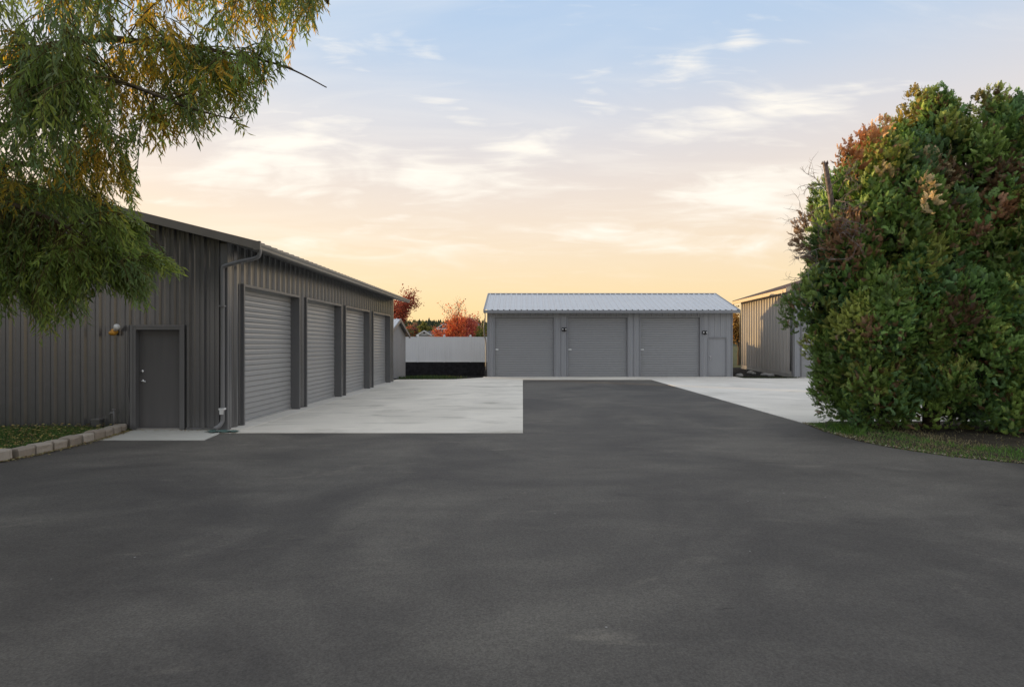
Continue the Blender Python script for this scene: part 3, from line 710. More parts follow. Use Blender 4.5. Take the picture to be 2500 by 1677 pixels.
for (x0, x1, z0, z1), lab in (((2.03, 2.28, 2.42, 2.60), 'black twin flood light between the first and second slate roll-up doors'), ((9.47, 9.71, 2.25, 2.43), 'black twin flood light above and beside the slate man door')):
    zc = (z0+z1)/2; xc = (x0+x1)/2
    t = thing('flood_light', lab, 'lamp', (xc, SY-0.03, zc))
    MB().box((x0, SY-0.06, z0), (x1, SY-0.026, z1)).build('back_plate', M['black'], t)
    for s in (-1, 1):
        mb = MB(); cx_ = xc+s*0.07
        mb.tube([(cx_, SY-0.06, zc-0.01), (cx_+s*0.005, SY-0.12, zc), (cx_+s*0.008, SY-0.15, zc)], [0.03, 0.045, 0.05], 10); h = mb.build('lamp_head', M['black'], t, True)
        MB().tube([(cx_+s*0.008, SY-0.151, zc), (cx_+s*0.008, SY-0.158, zc)], 0.038, 10).build('lens', M['lens'], h, True)
    MB().box((xc-0.025, SY-0.10, z0-0.035), (xc+0.025, SY-0.058, z0+0.02)).build('sensor', M['black'], t)

# ------------------------------------------------------------------ small shed behind the long garage
kx, ky0, ky1 = -6.72, 28.35, 32.45
ks = thing('garden_shed', 'small grey metal shed with steep pale roof behind the long garage', 'shed', (kx, ky0, 0))
kyr = (ky0+ky1)/2; kz, ksl = 3.05, 0.345
krz = lambda y: kz-ksl*abs(y-kyr)
panels('wall_panel', ky0, ky1, lambda u, d, z: (kx+d, u, z), lambda u: -0.3, lambda u: krz(u)-0.05, M['shed'], ks, phase=ky0+.1, fine=True)
panels('wall_panel', kx-3.4, kx, lambda u, d, z: (u, ky0-d, z), lambda u: -0.3, lambda u: krz(ky0)-0.05, M['shed'], ks, phase=.1, fine=True)
MB().box((kx-3.4, ky1-.02, 0), (kx-0.01, ky1, krz(ky1)-.05)).build('rear_wall', M['shed'], ks)
MB().box((kx-3.42, ky0, 0), (kx-3.4, ky1, krz(ky1)-.05)).build('side_wall', M['shed'], ks)
for s in (-1, 1):
    ye = kyr+s*(2.05+0.42)
    u = kx-3.7
    while u < kx+0.22-0.01:
        v = min(u+0.915, kx+0.22); pr = profile(u, v, kx); V = []; Fc = []
        for uu, d in pr:
            for y in (ye, kyr): V.append((uu, y, krz(y)+d*.9))
        for i in range(len(pr)-1): Fc.append((2*i, 2*i+2, 2*i+3, 2*i+1) if s < 0 else (2*i+1, 2*i+3, 2*i+2, 2*i))
        obj('roof_panel', V, Fc, M['galv'], ks); u = v
    x0, x1 = kx+0.19, kx+0.235
    mb = MB(); mb.hexa([(x0, ye, krz(ye)-.14), (x1, ye, krz(ye)-.14), (x1, kyr, kz-.14), (x0, kyr, kz-.14), (x0, ye, krz(ye)+.03), (x1, ye, krz(ye)+.03), (x1, kyr, kz+.03), (x0, kyr, kz+.03)]); mb.build('rake_trim', M['galvpipe'], ks)
MB().box((kx-0.03, ky1-0.05, -.3), (kx+0.04, ky1+0.03, krz(ky1)-.06)).build('corner_trim', M['shed_trim'], ks)

# ------------------------------------------------------------------ tan building on the right, turned a little
A = np.array([14.20, 30.20]); B = np.array([14.77, 38.80])
uu_ = (B-A)/np.linalg.norm(B-A); vv_ = np.array([uu_[1], -uu_[0]]); LEN = float(np.linalg.norm(B-A)); WID = 10.0
def rb(a, b, z): p = A+uu_*a+vv_*b; return (p[0], p[1], z)      # a along the left wall, b across
tb = thing('metal_garage', 'tan grey ribbed metal building with brown roof behind the evergreens', 'garage', (A[0], A[1], 0))
TE, TSL = 4.62, 0.31
trz = lambda b: TE+TSL*(min(b, WID-b)+0.5)
zb = lambda a: 0.10+0.0*a
KR = 1.5
panels('wall_panel', 0.0, LEN/KR, lambda u, d, z: rb(u*KR, -d, z), lambda u: 0.14+0.02*u*KR, lambda u: trz(0)-0.12, M['tan'], tb, phase=0.1, scale=1.6)
RD = [(0.42, 3.42), (4.3, 7.3)]
panels('wall_panel', 0.0, WID, lambda u, d, z: rb(-d, u, z), lambda u: 0.01, lambda u: trz(u)-0.12, M['shed'], tb, [(a-.03, b+.03, 0, 3.05) for a, b in RD], phase=0.1, scale=0.7)
mb = MB(); mb.add([rb(LEN, 0, 0), rb(LEN, WID, 0), rb(LEN, WID, trz(WID)-.12), rb(LEN, WID/2, trz(WID/2)-.12), rb(LEN, 0, trz(0)-.12)], [(0, 1, 2, 3, 4)]); mb.add([rb(0, WID, 0), rb(LEN, WID, 0), rb(LEN, WID, trz(0)-.12), rb(0, WID, trz(0)-.12)], [(0, 1, 2, 3)]); mb.build('rear_wall', M['tan'], tb)
def rbx(mb, a0, a1, b0, b1, z0, z1):
    mb.hexa([rb(a0, b0, z0), rb(a1, b0, z0), rb(a1, b1, z0), rb(a0, b1, z0), rb(a0, b0, z1), rb(a1, b0, z1), rb(a1, b1, z1), rb(a0, b1, z1)]); return mb
rbx(MB(), 0.0, LEN, -0.06, 0.05, -0.1, 0.13).build('foundation', M['found'], tb)
mb = MB(); mb.hexa([rb(0.3, -0.045, 0.13), rb(LEN, -0.045, 0.13), rb(LEN, 0.05, 0.13), rb(0.3, 0.05, 0.13), rb(0.3, -0.045, 0.145), rb(LEN, -0.045, 0.31), rb(LEN, 0.05, 0.31), rb(0.3, 0.05, 0.145)]); mb.build('foundation', M['found'], tb)
rbx(MB(), -0.04, 0.08, -0.045, 0.05, 0.0, trz(0)-.15).build('corner_trim', M['trim'], tb)
rbx(MB(), LEN-0.08, LEN+0.04, -0.045, 0.05, 0.2, trz(0)-.15).build('corner_trim', M['trim'], tb)
for a, b in RD:
    d0 = rbx(MB(), 0.05, 0.08, a, b, 0.005, 3.02).build('roll_up_door', M['slat'], tb)
    for k in range(24): rbx(MB(), 0.03, 0.049, a+.01, b-.01, 0.03+k*.1235, 0.03+k*.1235+.105).build('slat', M['shed_slat'], d0)
    rbx(MB(), -0.04, 0.06, a-.06, a, 0.005, 3.08).build('jamb', M['trim'], tb); rbx(MB(), -0.04, 0.06, b, b+.06, 0.005, 3.08).build('jamb', M['trim'], tb)
    rbx(MB(), -0.038, 0.06, a+.001, b-.001, 3.02, 3.078).build('header', M['trim'], tb)
rbx(MB(), 0.0, 0.03, 0.45, 0.60, 1.40, 1.48).build('latch', M['white'], tb)
OV = 0.5
for b0, b1 in ((-OV, WID/2), (WID/2, WID+OV)):
    u = -0.4
    while u < LEN+0.4-0.01:
        v = min(u+0.915, LEN+0.4); pr = profile(u, v, 0.1); V = []; Fc = []
        for q_, d in pr:
            for b in (b0, b1): V.append(rb(q_, b, trz(b)+d*.9+0.01))
        for i in range(len(pr)-1): Fc.append((2*i, 2*i+2, 2*i+3, 2*i+1))
        obj('roof_panel', V, Fc, M['brownroof'], tb); u = v
rbx(MB(), -0.42, LEN+0.42, -OV-0.03, -OV+0.02, trz(-OV)-0.19, trz(-OV)+0.0).build('eave_fascia', M['tan_trim'], tb)
V = [(rb(0, -OV-.03, 0)[0], 0, 0)]
mb = MB(); mb.hexa([rb(-0.4, -OV+.02, trz(-OV)-.19), rb(LEN+.4, -OV+.02, trz(-OV)-.19), rb(LEN+.4, 0.05, trz(0)-.19), rb(-.4, 0.05, trz(0)-.19), rb(-0.4, -OV+.02, trz(-OV)-.17), rb(LEN+.4, -OV+.02, trz(-OV)-.17), rb(LEN+.4, 0.05, trz(0)-.17), rb(-.4, 0.05, trz(0)-.17)]); mb.build('soffit', M['tan_trim'], tb)
for a0, a1 in ((-0.44, -0.40), (LEN+0.40, LEN+0.44)):
    mb = MB()
    for b0, b1 in ((-OV, WID/2), (WID/2, WID+OV)):
        mb.hexa([rb(a0, b0, trz(b0)-.16), rb(a1, b0, trz(b0)-.16), rb(a1, b1, trz(b1)-.16), rb(a0, b1, trz(b1)-.16), rb(a0, b0, trz(b0)+.05), rb(a1, b0, trz(b0)+.05), rb(a1, b1, trz(b1)+.05), rb(a0, b1, trz(b1)+.05)])
    mb.build('rake_fascia', M['tan_trim'], tb)
for a_ in (0.12, LEN+0.10):
    mb = MB(); ez = trz(-OV)-0.19
    mb.tube(catmull([rb(a_+.1, -OV+.02, ez+.03), rb(a_+.1, -OV+.03, ez-.14), rb(a_, -0.30, ez-.32), rb(a_, -0.10, ez-.40), rb(a_, -0.08, ez-.6)], 5)+[rb(a_, -0.08, 0.3)], 0.04, 8)
    mb.build('downspout', M['trim'], tb, True)

# ------------------------------------------------------------------ white vinyl fence on a black block wall
def vinyl(xs, Y, z0, z1, name, label, wall_h=None):
    f = thing(name, label, 'fence', (xs[0], Y, z0))
    post = mesh_of('post', *(lambda m: (m.V, m.F))(MB().box((-.064, -.064, 0), (.064, .064, z1-z0+.06))), M['vinyl'])
    cp = MB(); cp.add([(-.08, -.08, 0), (.08, -.08, 0), (.08, .08, 0), (-.08, .08, 0), (-.08, -.08, .03), (.08, -.08, .03), (.08, .08, .03), (-.08, .08, .03), (0, 0, .085)], [(0,3,2,1), (0,1,5,4), (1,2,6,5), (2,3,7,6), (3,0,4,7), (4,5,8), (5,6,8), (6,7,8), (7,4,8)])
    cap = mesh_of('post_cap', cp.V, cp.F, M['vinyl'])
    for i, x in enumerate(xs):
        o = new_obj('post', post, f); o.location = (x-xs[0], 0, 0)
        c = new_obj('post_cap', cap, o); c.location = (0, 0, z1-z0+.06)
    for a, b in zip(xs[:-1], xs[1:]):
        mb = MB(); n = 11; w = (b-a-.13)/n
        for k in range(n):
            xa = a+.065+k*w; dz = random.uniform(-.0015, .0015)
            V = [(xa+.002, Y-.011+dz, z0+.06), (xa+.008, Y-.019+dz, z0+.06), (xa+w-.008, Y-.019+dz, z0+.06), (xa+w-.002, Y-.011+dz, z0+.06)]
            mb.add(V+[(p[0], p[1], z1-.05) for p in V], [(0, 1, 5, 4), (1, 2, 6, 5), (2, 3, 7, 6)])
        mb.box((a+.06, Y-.009, z0+.05), (b-.06, Y+.02, z1-.04)); mb.build('infill_panel', M['vinyl'], f)
        MB().box((a+.06, Y-.03, z1-.10), (b-.06, Y+.03, z1)).build('rail', M['vinyl'], f)
        MB().box((a+.06, Y-.03, z0+.01), (b-.06, Y+.03, z0+.11)).build('rail', M['vinyl'], f)
    return f
FY = 40.0
pitch = 1.83
px0 = (920+525/5.2275-CX)*FY/F
xsL = [px0+pitch*k for k in range(-2, 5)]
vinyl(xsL, FY, 0.46, 2.22, 'vinyl_fence', 'white vinyl privacy fence on the low black wall between sheds')
vinyl([xsL[-1]+0.16+pitch*k for k in range(0, 7)], FY, 0.08, 1.98, 'vinyl_fence', 'white vinyl privacy fence in the gap beside the tan building')
rw = thing('retaining_wall', 'low black block wall under the white fence', 'wall', (xsL[0], FY, 0))
for c in range(7):
    x = xsL[0]-0.5+(0.22 if c % 2 else 0)
    while x < xsL[-1]+0.1:
        if c == 0 and len([1]) == 1 and 'bm0' not in globals():
            mbx = MB().box((0.004, -.12, .004), (.436, .12, .146)); bm0 = mesh_of('block', mbx.V, mbx.F, M['blackblock'])
        o = new_obj('block', bm0, rw); o.location = (x-xsL[0], random.uniform(-.006, .006), -0.59+c*.15); x += .44

# ------------------------------------------------------------------ foliage helpers
def unit(a): return a/np.maximum(np.linalg.norm(a, axis=-1, keepdims=True), 1e-9)
def frames(axis, ref):
    """rows: side, axis, normal for N axes"""
    y = unit(axis); x = unit(np.cross(y, ref)); z = np.cross(x, y)
    return np.stack([x, y, z], axis=1)
def scatter(tv, tf, pos, fr, scale):
    """template verts (k,3), faces (m,q); pos (N,3), fr (N,3,3), scale (N,) or (N,3)"""
    N = len(pos); k = len(tv)
    sc = scale[:, None] if scale.ndim == 1 else scale
    loc = tv[None]*(sc[:, None, :] if sc.shape[1] == 3 else sc[:, None, :])
    V = np.einsum('nkc,ncd->nkd', loc, fr)+pos[:, None, :]
    Fc = (tf[None]+(np.arange(N)*k)[:, None, None]).reshape(-1, tf.shape[1])
    return V.reshape(-1, 3), Fc
LEAF_V = np.array([(0, 0, 0), (.5, .42, .10), (0, 1, -.12), (-.5, .42, .10), (0, .45, -.03)], float)
LEAF_F = np.array([(0, 1, 4), (1, 2, 4), (2, 3, 4), (3, 0, 4)])
KITE_V = np.array([(0, 0, 0), (.5, .45, .06), (0, 1, 0), (-.5, .45, .06)], float)
KITE_F = np.array([(0, 1, 2, 3)])
def inpoly(x, y, poly):
    poly = np.array(poly); n = len(poly); r = np.zeros(len(x), bool); j = n-1
    for i in range(n):
        xi, yi = poly[i]; xj, yj = poly[j]
        c = ((yi > y) != (yj > y)) & (x < (xj-xi)*(y-yi)/(yj-yi+1e-12)+xi); r ^= c; j = i
    return r
def proj(p): return CX+F*p[..., 0]/p[..., 1], CY-F*(p[..., 2]-H)/p[..., 1]

# ------------------------------------------------------------------ willow
WB = (-9.4, 7.9, 0.06)
wi = thing('willow_tree', 'willow with long hanging green and yellow leaves reaching over the charcoal gable', 'tree', WB)
fork = (-9.2, 7.8, 3.0)
limbs = [
    [fork, (-8.6, 7.5, 4.3), (-7.2, 7.3, 5.1), tuple(P(195, 100, 7.2)), tuple(P(400, 112, 7.0)), tuple(P(515, 123, 6.9)), tuple(P(685, 160, 6.8)), tuple(P(797, 214, 6.75))],
    [fork, (-8.7, 7.4, 4.8), (-7.0, 7.0, 6.0), tuple(P(300, -40, 7.2)), tuple(P(520, -90, 7.2)), tuple(P(740, -40, 7.1)), tuple(P(800, 10, 7.0))],
    [fork, (-8.4, 7.9, 3.7), (-7.4, 7.9, 4.0), tuple(P(40, 400, 7.9)), tuple(P(160, 430, 7.9)), tuple(P(260, 500, 7.8)), tuple(P(330, 545, 7.8))],
    [fork, (-8.3, 7.5, 3.9), tuple(P(-60, 330, 7.0)), tuple(P(80, 300, 7.0)), tuple(P(220, 310, 7.1)), tuple(P(330, 350, 7.1))],
    [fork, (-8.8, 7.2, 4.6), (-7.4, 6.4, 5.2), tuple(P(120, 170, 6.4)), tuple(P(290, 200, 6.3)), tuple(P(450, 260, 6.3)), tuple(P(560, 290, 6.3))],
    [fork, (-8.6, 7.6, 3.6), (-7.6, 7.2, 3.9), tuple(P(-40, 480, 7.0)), tuple(P(90, 520, 7.0)), tuple(P(210, 580, 7.1)), tuple(P(330, 640, 7.2))],
    [fork, (-9.8, 7.0, 5.0), (-10.6, 6.2, 6.2), (-11.2, 5.2, 6.6), (-11.6, 4.4, 6.2)],
    [fork, (-9.6, 8.4, 5.2), (-10.0, 9.2, 6.8), (-9.6, 9.8, 7.6), (-9.0, 10.2, 7.8)],
    [fork, (-9.0, 7.6, 5.4), (-8.3, 7.2, 7.0), (-7.2, 7.0, 7.8), (-6.0, 6.9, 8.0)],
    [fork, (-9.0, 7.0, 4.6), (-8.6, 6.0, 5.6), (-8.0, 5.2, 6.0), (-7.4, 4.6, 5.8)],
]
mb = MB()
mb.tube([WB, (-9.42, 7.9, 0.5), (-9.3, 7.85, 1.8), fork], [0.40, 0.32, 0.28, 0.25], 12)
mb.build('trunk', M['bark'], wi, True)
LP = []
for L in limbs:
    c = catmull(L, 8); n = len(c)
    rad = [0.095*(1-i/(n-1))**1.5+0.007 for i in range(n)]
    MB().tube(c, rad, 7).build('limb', M['bark'], wi, True)
    LP += [(*p, i/n) for i, p in enumerate(c)]
LP = np.array(LP); LPo = LP[LP[:, 3] > 0.35]
polyA = [(-3000, -3000), (900, -3000), (840, -60), (795, 20), (760, 50), (775, 70), (745, 110), (715, 150), (690, 180), (665, 200), (650, 250), (615, 290), (618, 325), (575, 318), (520, 318), (470, 350), (440, 352), (400, 372), (350, 372), (338, 430), (342, 500), (320, 508), (255, 470), (130, 448), (-3000, 440)]
polyB = [(-3000, 430), (120, 455), (250, 488), (335, 515), (365, 545), (362, 572), (330, 590), (385, 612), (425, 632), (452, 655), (440, 675), (395, 672), (368, 672), (388, 702), (362, 712), (372, 755), (335, 752), (290, 715), (250, 705), (222, 735), (210, 785), (165, 790), (118, 832), (62, 830), (30, 785), (-3000, 785)]
def arr_curve(p0, p1, sag, n):
    t = np.linspace(0, 1, n)[:, None]
    return p0*(1-t)+p1*t + np.array([0, 0, 1.0])*(4*sag*t*(1-t))
stemV, stemF = [], []
def add_stem(pts, r0, r1):
    n = len(pts); rs = np.linspace(r0, r1, n)[:, None]
    tg = unit(np.gradient(pts, axis=0)); a = unit(np.cross(tg, np.array([0.3, 0.9, 0.2]))); b = np.cross(tg, a)
    base = sum(len(v) for v in stemV)
    V = np.stack([pts+a*rs, pts-0.5*a*rs+0.87*b*rs, pts-0.5*a*rs-0.87*b*rs], axis=1).reshape(-1, 3)
    i = np.arange(n-1)
    Fs = [np.stack([i*3+k, i*3+(k+1) % 3, (i+1)*3+(k+1) % 3, (i+1)*3+k], 1) for k in range(3)]
    stemV.append(V); stemF.append(np.concatenate(Fs)+base)
lp, la, lr, ls, lc = [], [], [], [], []
cols_g = np.array([1.30, 1.08, .84])*2.6*np.array([(0.060, 0.105, 0.028), (0.075, 0.125, 0.035), (0.050, 0.090, 0.038), (0.095, 0.140, 0.035), (0.070, 0.110, 0.055)])
cols_y = 1.7*np.array([(0.36, 0.24, 0.025), (0.42, 0.27, 0.03), (0.30, 0.23, 0.03), (0.24, 0.21, 0.035)])
def add_twig(p0, d, L, droop, col, leaf=0.108, dens=0.032, jit=0.3):
    n = 8; t = np.linspace(0, 1, n)[:, None]
    pts = p0+d*(L*t)+np.array([0, 0, -1.0])*(droop*t*t)
    add_stem(pts, 0.0035, 0.0012)
    m = int(L/dens)
    tt = np.linspace(0.10, 1.0, m)+rng.uniform(-.01, .01, m)
    pos = np.stack([np.interp(tt, t[:, 0], pts[:, k]) for k in range(3)], 1)
    tg = unit(np.stack([np.interp(tt, t[:, 0], np.gradient(pts, axis=0)[:, k]) for k in range(3)], 1))
    side = rng.normal(size=(m, 3)); side -= (side*tg).sum(1, keepdims=True)*tg; side = unit(side)
    ax = unit(tg*0.75+side*0.62+np.array([0, 0, -0.30])+rng.normal(size=(m, 3))*0.12)
    lp.append(pos); la.append(ax); lr.append(rng.normal(size=(m, 3)))
    ln = leaf*rng.uniform(0.65, 1.25, m); ls.append(np.stack([ln*rng.uniform(.17, .23, m), ln, ln*0.6], 1))
    lc.append(np.clip(col*rng.uniform(0.75, 1.3, (m, 1))+rng.normal(size=(m, 3))*0.006, .008, .8))
def willow_zone(nbr, box, depth, poly, dirn, twig_n, tl, droop, ycol, in_frame=True):
    made = 0; tries = 0
    while made < nbr and tries < nbr*60:
        tries += 1
        Y = rng.uniform(*depth); x = rng.uniform(box[0], box[1]); y = rng.uniform(box[2], box[3])
        tip = P(x, y, Y)
        if not inpoly(np.array([x]), np.array([y]), poly)[0]: continue
        d = LPo[:, :3]-tip; w = np.linalg.norm(d*np.array([0.8, 0.9, 1.0]), axis=1) + np.where(LPo[:, 0] > tip[0]+0.1, 1.2, 0) + np.where(LPo[:, 2] < tip[2]-0.1, 0.8, 0)
        st = LPo[np.argmin(w), :3]
        br = arr_curve(st, tip, 0.10*np.linalg.norm(tip-st), 10); add_stem(br, 0.011, 0.004)
        yel = rng.random() < ycol(x, y)
        col = cols_y[rng.integers(4)] if yel else cols_g[rng.integers(5)]
        for k in range(twig_n):
            s = rng.uniform(0.15, 1.0)**0.7; i = s*9; i0 = int(min(8, i)); p0 = br[i0]+(br[i0+1]-br[i0])*(i-i0)
            dd = unit(np.array(dirn)+rng.normal(size=3)*np.array([.38, .38, .22])); L = rng.uniform(*tl)
            e = p0+dd*L+np.array([0, 0, -droop*0.8]); ex, ey = proj(e)
            sx, sy = proj(p0)
            if not (inpoly(np.array([ex]), np.array([ey]), poly)[0]): continue
            add_twig(p0, dd, L, droop, col*rng.uniform(.85, 1.15))
        made += 1
yA = lambda x, y: 0.12 if x < 60 else (0.66 if 80 < x < 430 and 40 < y < 480 else (0.42 if x < 600 else 0.15))
willow_zone(92, (-60, 830, -160, 480), (6.0, 8.2), polyA, (0.18, 0.0, -0.75), 12, (0.28, 0.60), 0.14, yA)
willow_zone(55, (330, 820, -60, 330), (6.2, 7.6), polyA, (0.30, 0.0, -0.65), 14, (0.20, 0.42), 0.08, yA)
willow_zone(26, (-40, 150, -80, 330), (5.0, 5.8), polyA, (0.05, 0.0, -0.95), 14, (0.35, 0.65), 0.15, lambda x, y: 0.05)
polyC = [(-3000, 330), (320, 372), (336, 420), (342, 505), (350, 548), (300, 575), (-3000, 600)]
willow_zone(42, (-60, 335, 340, 480), (6.6, 8.2), polyC, (0.30, 0.0, -0.70), 9, (0.25, 0.50), 0.10, lambda x, y: 0.2)
willow_zone(50, (-60, 345, 440, 640), (6.6, 8.6), polyB, (0.62, 0.0, -0.40), 15, (0.25, 0.55), 0.15, lambda x, y: 0.04)
willow_zone(40, (-60, 210, 560, 740), (6.6, 7.8), polyB, (0.35, 0.0, -0.75), 14, (0.25, 0.50), 0.12, lambda x, y: 0.05)
willow_zone(44, (-60, 190, 640, 800), (6.8, 7.8), polyB, (0.30, 0.0, -0.75), 11, (0.22, 0.42), 0.08, lambda x, y: 0.03)
willow_zone(20, (180, 360, 640, 740), (7.2, 8.0), polyB, (0.60, 0.0, -0.55), 11, (0.22, 0.42), 0.08, lambda x, y: 0.05)
willow_zone(30, (240, 425, 550, 665), (7.4, 8.2), polyB, (0.80, 0.0, -0.30), 12, (0.25, 0.45), 0.10, lambda x, y: 0.0)
# crown beyond the picture's edge, unseen, spread wide to shade the gable
made = 0
while made < 250:
    c = np.array([-10.0, 6.6, 6.0])+unit(rng.normal(size=3))*np.array([4.6, 4.4, 3.0])*rng.uniform(.5, 1)
    if c[2] < 2.6 or c[1] < 1.2 or c[1] > 8.4: continue
    x, y = proj(c)
    if x > -140 and y > -260: continue
    d = LPo[:, :3]-c; st = LPo[np.argmin(np.linalg.norm(d, axis=1)), :3]
    br = arr_curve(st, c, 0.2, 8); add_stem(br, 0.012, 0.004)
    for k in range(9):
        i = rng.integers(2, 7); p0 = br[i]
        dd = unit(np.array([0, 0, -.9])+rng.normal(size=3)*.35); L = rng.uniform(.5, 1.0)
        e = p0+dd*L; ex, ey = proj(e)
        if ex > -60 and ey > -120: continue
        add_twig(p0, dd, L, .15, cols_g[rng.integers(5)] if rng.random() > .25 else cols_y[rng.integers(4)], leaf=0.16, dens=0.04)
    made += 1
V = np.concatenate(stemV); Fc = np.concatenate(stemF)
obj('twigs', V, Fc, M['twig'], wi)['kind'] = 'stuff'
lp = np.concatenate(lp); la = np.concatenate(la); lr = np.concatenate(lr); ls = np.concatenate(ls); lc = np.concatenate(lc)
V, Fc = scatter(LEAF_V, LEAF_F, lp, frames(la, lr), ls)
obj('crown', V, Fc, M['willow'], wi, tint=np.repeat(lc, len(LEAF_V), axis=0))['kind'] = 'stuff'
print('willow leaves', len(lp))

# ------------------------------------------------------------------ evergreen screen on the right
def spray_template(seed):
    r = np.random.default_rng(seed); V = []; Fc = []
    def kite(p, ang, L, w, z, tilt):
        d = np.array([math.sin(ang), math.cos(ang)]); s = np.array([d[1], -d[0]])
        b = len(V)
        for a, c, dz in ((0.05, .62, .03), (1, 0, -.05), (0.05, -.62, .03)):
            q = np.array(p)+d*L*a+s*w*c; V.append((q[0], q[1], z+dz*L+tilt*L*a))
        Fc.append((b, b+1, b+2))
    n = 6
    for i in range(n):
        y = 0.10+0.78*i/(n-1); zc = 0.16*math.sin(y*2.4)-0.22*y*y
        for s in (-1, 1):
            L = (0.40-0.26*y)*r.uniform(.8, 1.2); a = s*(0.95-0.35*y)+r.normal()*.14
            kite((0, y-.05), a, L, .15, zc, r.uniform(-.4, .15))
            if i < 4: kite((math.sin(a)*L*.5, y-.05+math.cos(a)*L*.5), a+s*.6*r.choice((-1, 1)), L*.55, .13, zc-.02, r.uniform(-.5, .3))
    kite((0, .8), 0, .26, .12, -.02, -.1)
    return np.array(V), np.array(Fc)
SPR = [spray_template(s) for s in range(4)]
greens = np.array([1.36, 1.06, .82])*3.2*np.array([(0.030, 0.072, 0.022), (0.040, 0.085, 0.026), (0.050, 0.092, 0.026), (0.028, 0.066, 0.030), (0.072, 0.105, 0.030), (0.036, 0.074, 0.020)])
browns = 1.35*np.array([(0.15, 0.085, 0.042), (0.20, 0.12, 0.065), (0.12, 0.07, 0.035)])
def evergreen(label, cx_, cy_, prof, nl, seed, tops=(), patches=(), gaps=()):
    """prof: [(z, radius, xoff)] outline of the crown; patches: (x, y_photo, radius_px, colour)"""
    r = np.random.default_rng(seed)
    t = thing('arborvitae_tree', label, 'tree', (cx_, cy_, 0.0), 'evergreen screen beside the concrete pad')
    top = prof[-1][0]; zs = [p[0] for p in prof]; rs = [max(.06, p[1]-.28) for p in prof]; xo = [p[2] for p in prof]
    mb = MB(); mb.tube([(cx_, cy_, -0.03), (cx_+.03, cy_, 1.2), (cx_+np.interp(3, zs, xo), cy_, 3.0), (cx_+np.interp(top*.8, zs, xo), cy_, top*.8)], [.16, .13, .10, .03], 9)
    mb.build('trunk', M['bark'], t, True)
    pos, ax, rf, sc, co = [], [], [], [], []
    lumps = []
    cav = [(r.uniform(.5, top-.8), r.uniform(0, 6.283)) for _ in range(15)]
    for k in range(int(nl*.66)):
        z = r.uniform(0, 1)**0.9*(top-0.15)+0.12
        a = r.uniform(0, 2*math.pi); rad = np.interp(z, zs, rs)
        f = r.uniform(0.62, 1.06)*(1+0.18*math.sin(3*a+seed)+0.08*math.sin(z*4.1+seed*2+2*a))
        f = min(f, 1.0)
        if rad < .08: continue
        if any(((z-cz)**2+(rad*((a-ca+math.pi) % (2*math.pi)-math.pi))**2) < .11 for cz, ca in cav): f *= .62
        c = np.array([cx_+np.interp(z, zs, xo)+rad*f*math.cos(a), cy_+rad*f*math.sin(a), z])
        lumps.append((c, a, r.uniform(.18, .56)*min(1, .35+rad*.7), 1))
    for q in tops:
        lumps.append((np.array(q[:3]), q[4] if len(q) > 4 else r.uniform(0, 6.28), q[3], 1))
    for k in range(int(nl*0.45)):        # inner boughs
        z = r.uniform(.3, top-.5); a = r.uniform(0, 2*math.pi); rad = np.interp(z, zs, rs)*r.uniform(.25, .62)
        lumps.append((np.array([cx_+np.interp(z, zs, xo)+rad*math.cos(a), cy_+rad*math.sin(a), z]), a, .38, 0))
    for c, a, lr_, outer in lumps:
        px_, py_ = proj(c)
        col = greens[r.integers(6)]
        p_b = 0.012+0.03*min(1, c[2]/5)
        if r.random() < p_b: col = browns[r.integers(3)]
        for (qx, qy, qr, qc) in patches:
            if (px_-qx)**2+(py_-qy)**2 < qr*qr and c[1] < cy_+0.35: col = np.array(qc)
        if any((px_-qx)**2+(py_-qy)**2 < qr*qr and outer for (qx, qy, qr) in gaps) and c[1] < cy_: continue
        back = c[1] > cy_+0.45
        n = int((78 if outer else 16)*(lr_/.32)**1.9*(.4 if back else 1)*(.25 if px_ > 2620 else 1))+8
        d = unit(r.normal(size=(n, 3))+np.array([math.cos(a), math.sin(a), 0.25])*0.9)
        pp = c+d*lr_*r.uniform(.62, 1.0, (n, 1))*np.array([1, 1, 1.3])
        out = np.array([math.cos(a), math.sin(a), 0.0])
        aa = unit(d*0.45+out*0.25+np.array([0, 0, 0.55])+r.normal(size=(n, 3))*.38)
        pos.append(pp); ax.append(aa); rf.append(unit(r.normal(size=(n, 3))*.45+d+out*.5))
        sc.append(r.uniform(.085, .175, n)*(1.0 if outer else 1.9)*(1.35 if back else 1))
        cc = col*r.uniform(.75, 1.3, (n, 1))*r.uniform(.7, 1.35)
        # dead inner sprigs here and there
        dead = r.random(n) < .05; cc[dead] = browns[r.integers(3)]
        co.append(cc)
    # light fill of the core
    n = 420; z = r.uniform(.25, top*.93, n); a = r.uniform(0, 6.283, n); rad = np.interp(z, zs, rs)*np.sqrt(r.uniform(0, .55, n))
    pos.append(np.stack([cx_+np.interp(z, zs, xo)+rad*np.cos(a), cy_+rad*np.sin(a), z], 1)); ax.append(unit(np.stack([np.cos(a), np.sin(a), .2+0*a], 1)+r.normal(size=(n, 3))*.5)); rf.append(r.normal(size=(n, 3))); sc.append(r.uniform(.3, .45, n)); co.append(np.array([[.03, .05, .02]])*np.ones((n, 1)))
    pos = np.concatenate(pos); ax = np.concatenate(ax); rf = np.concatenate(rf); sc = np.concatenate(sc); co = np.concatenate(co)
    keep = pos[:, 2] > 0.05; pos, ax, rf, sc, co = pos[keep], ax[keep], rf[keep], sc[keep], co[keep]
    which = r.integers(0, 4, len(pos)); VV, FF, CC = [], [], []; base = 0
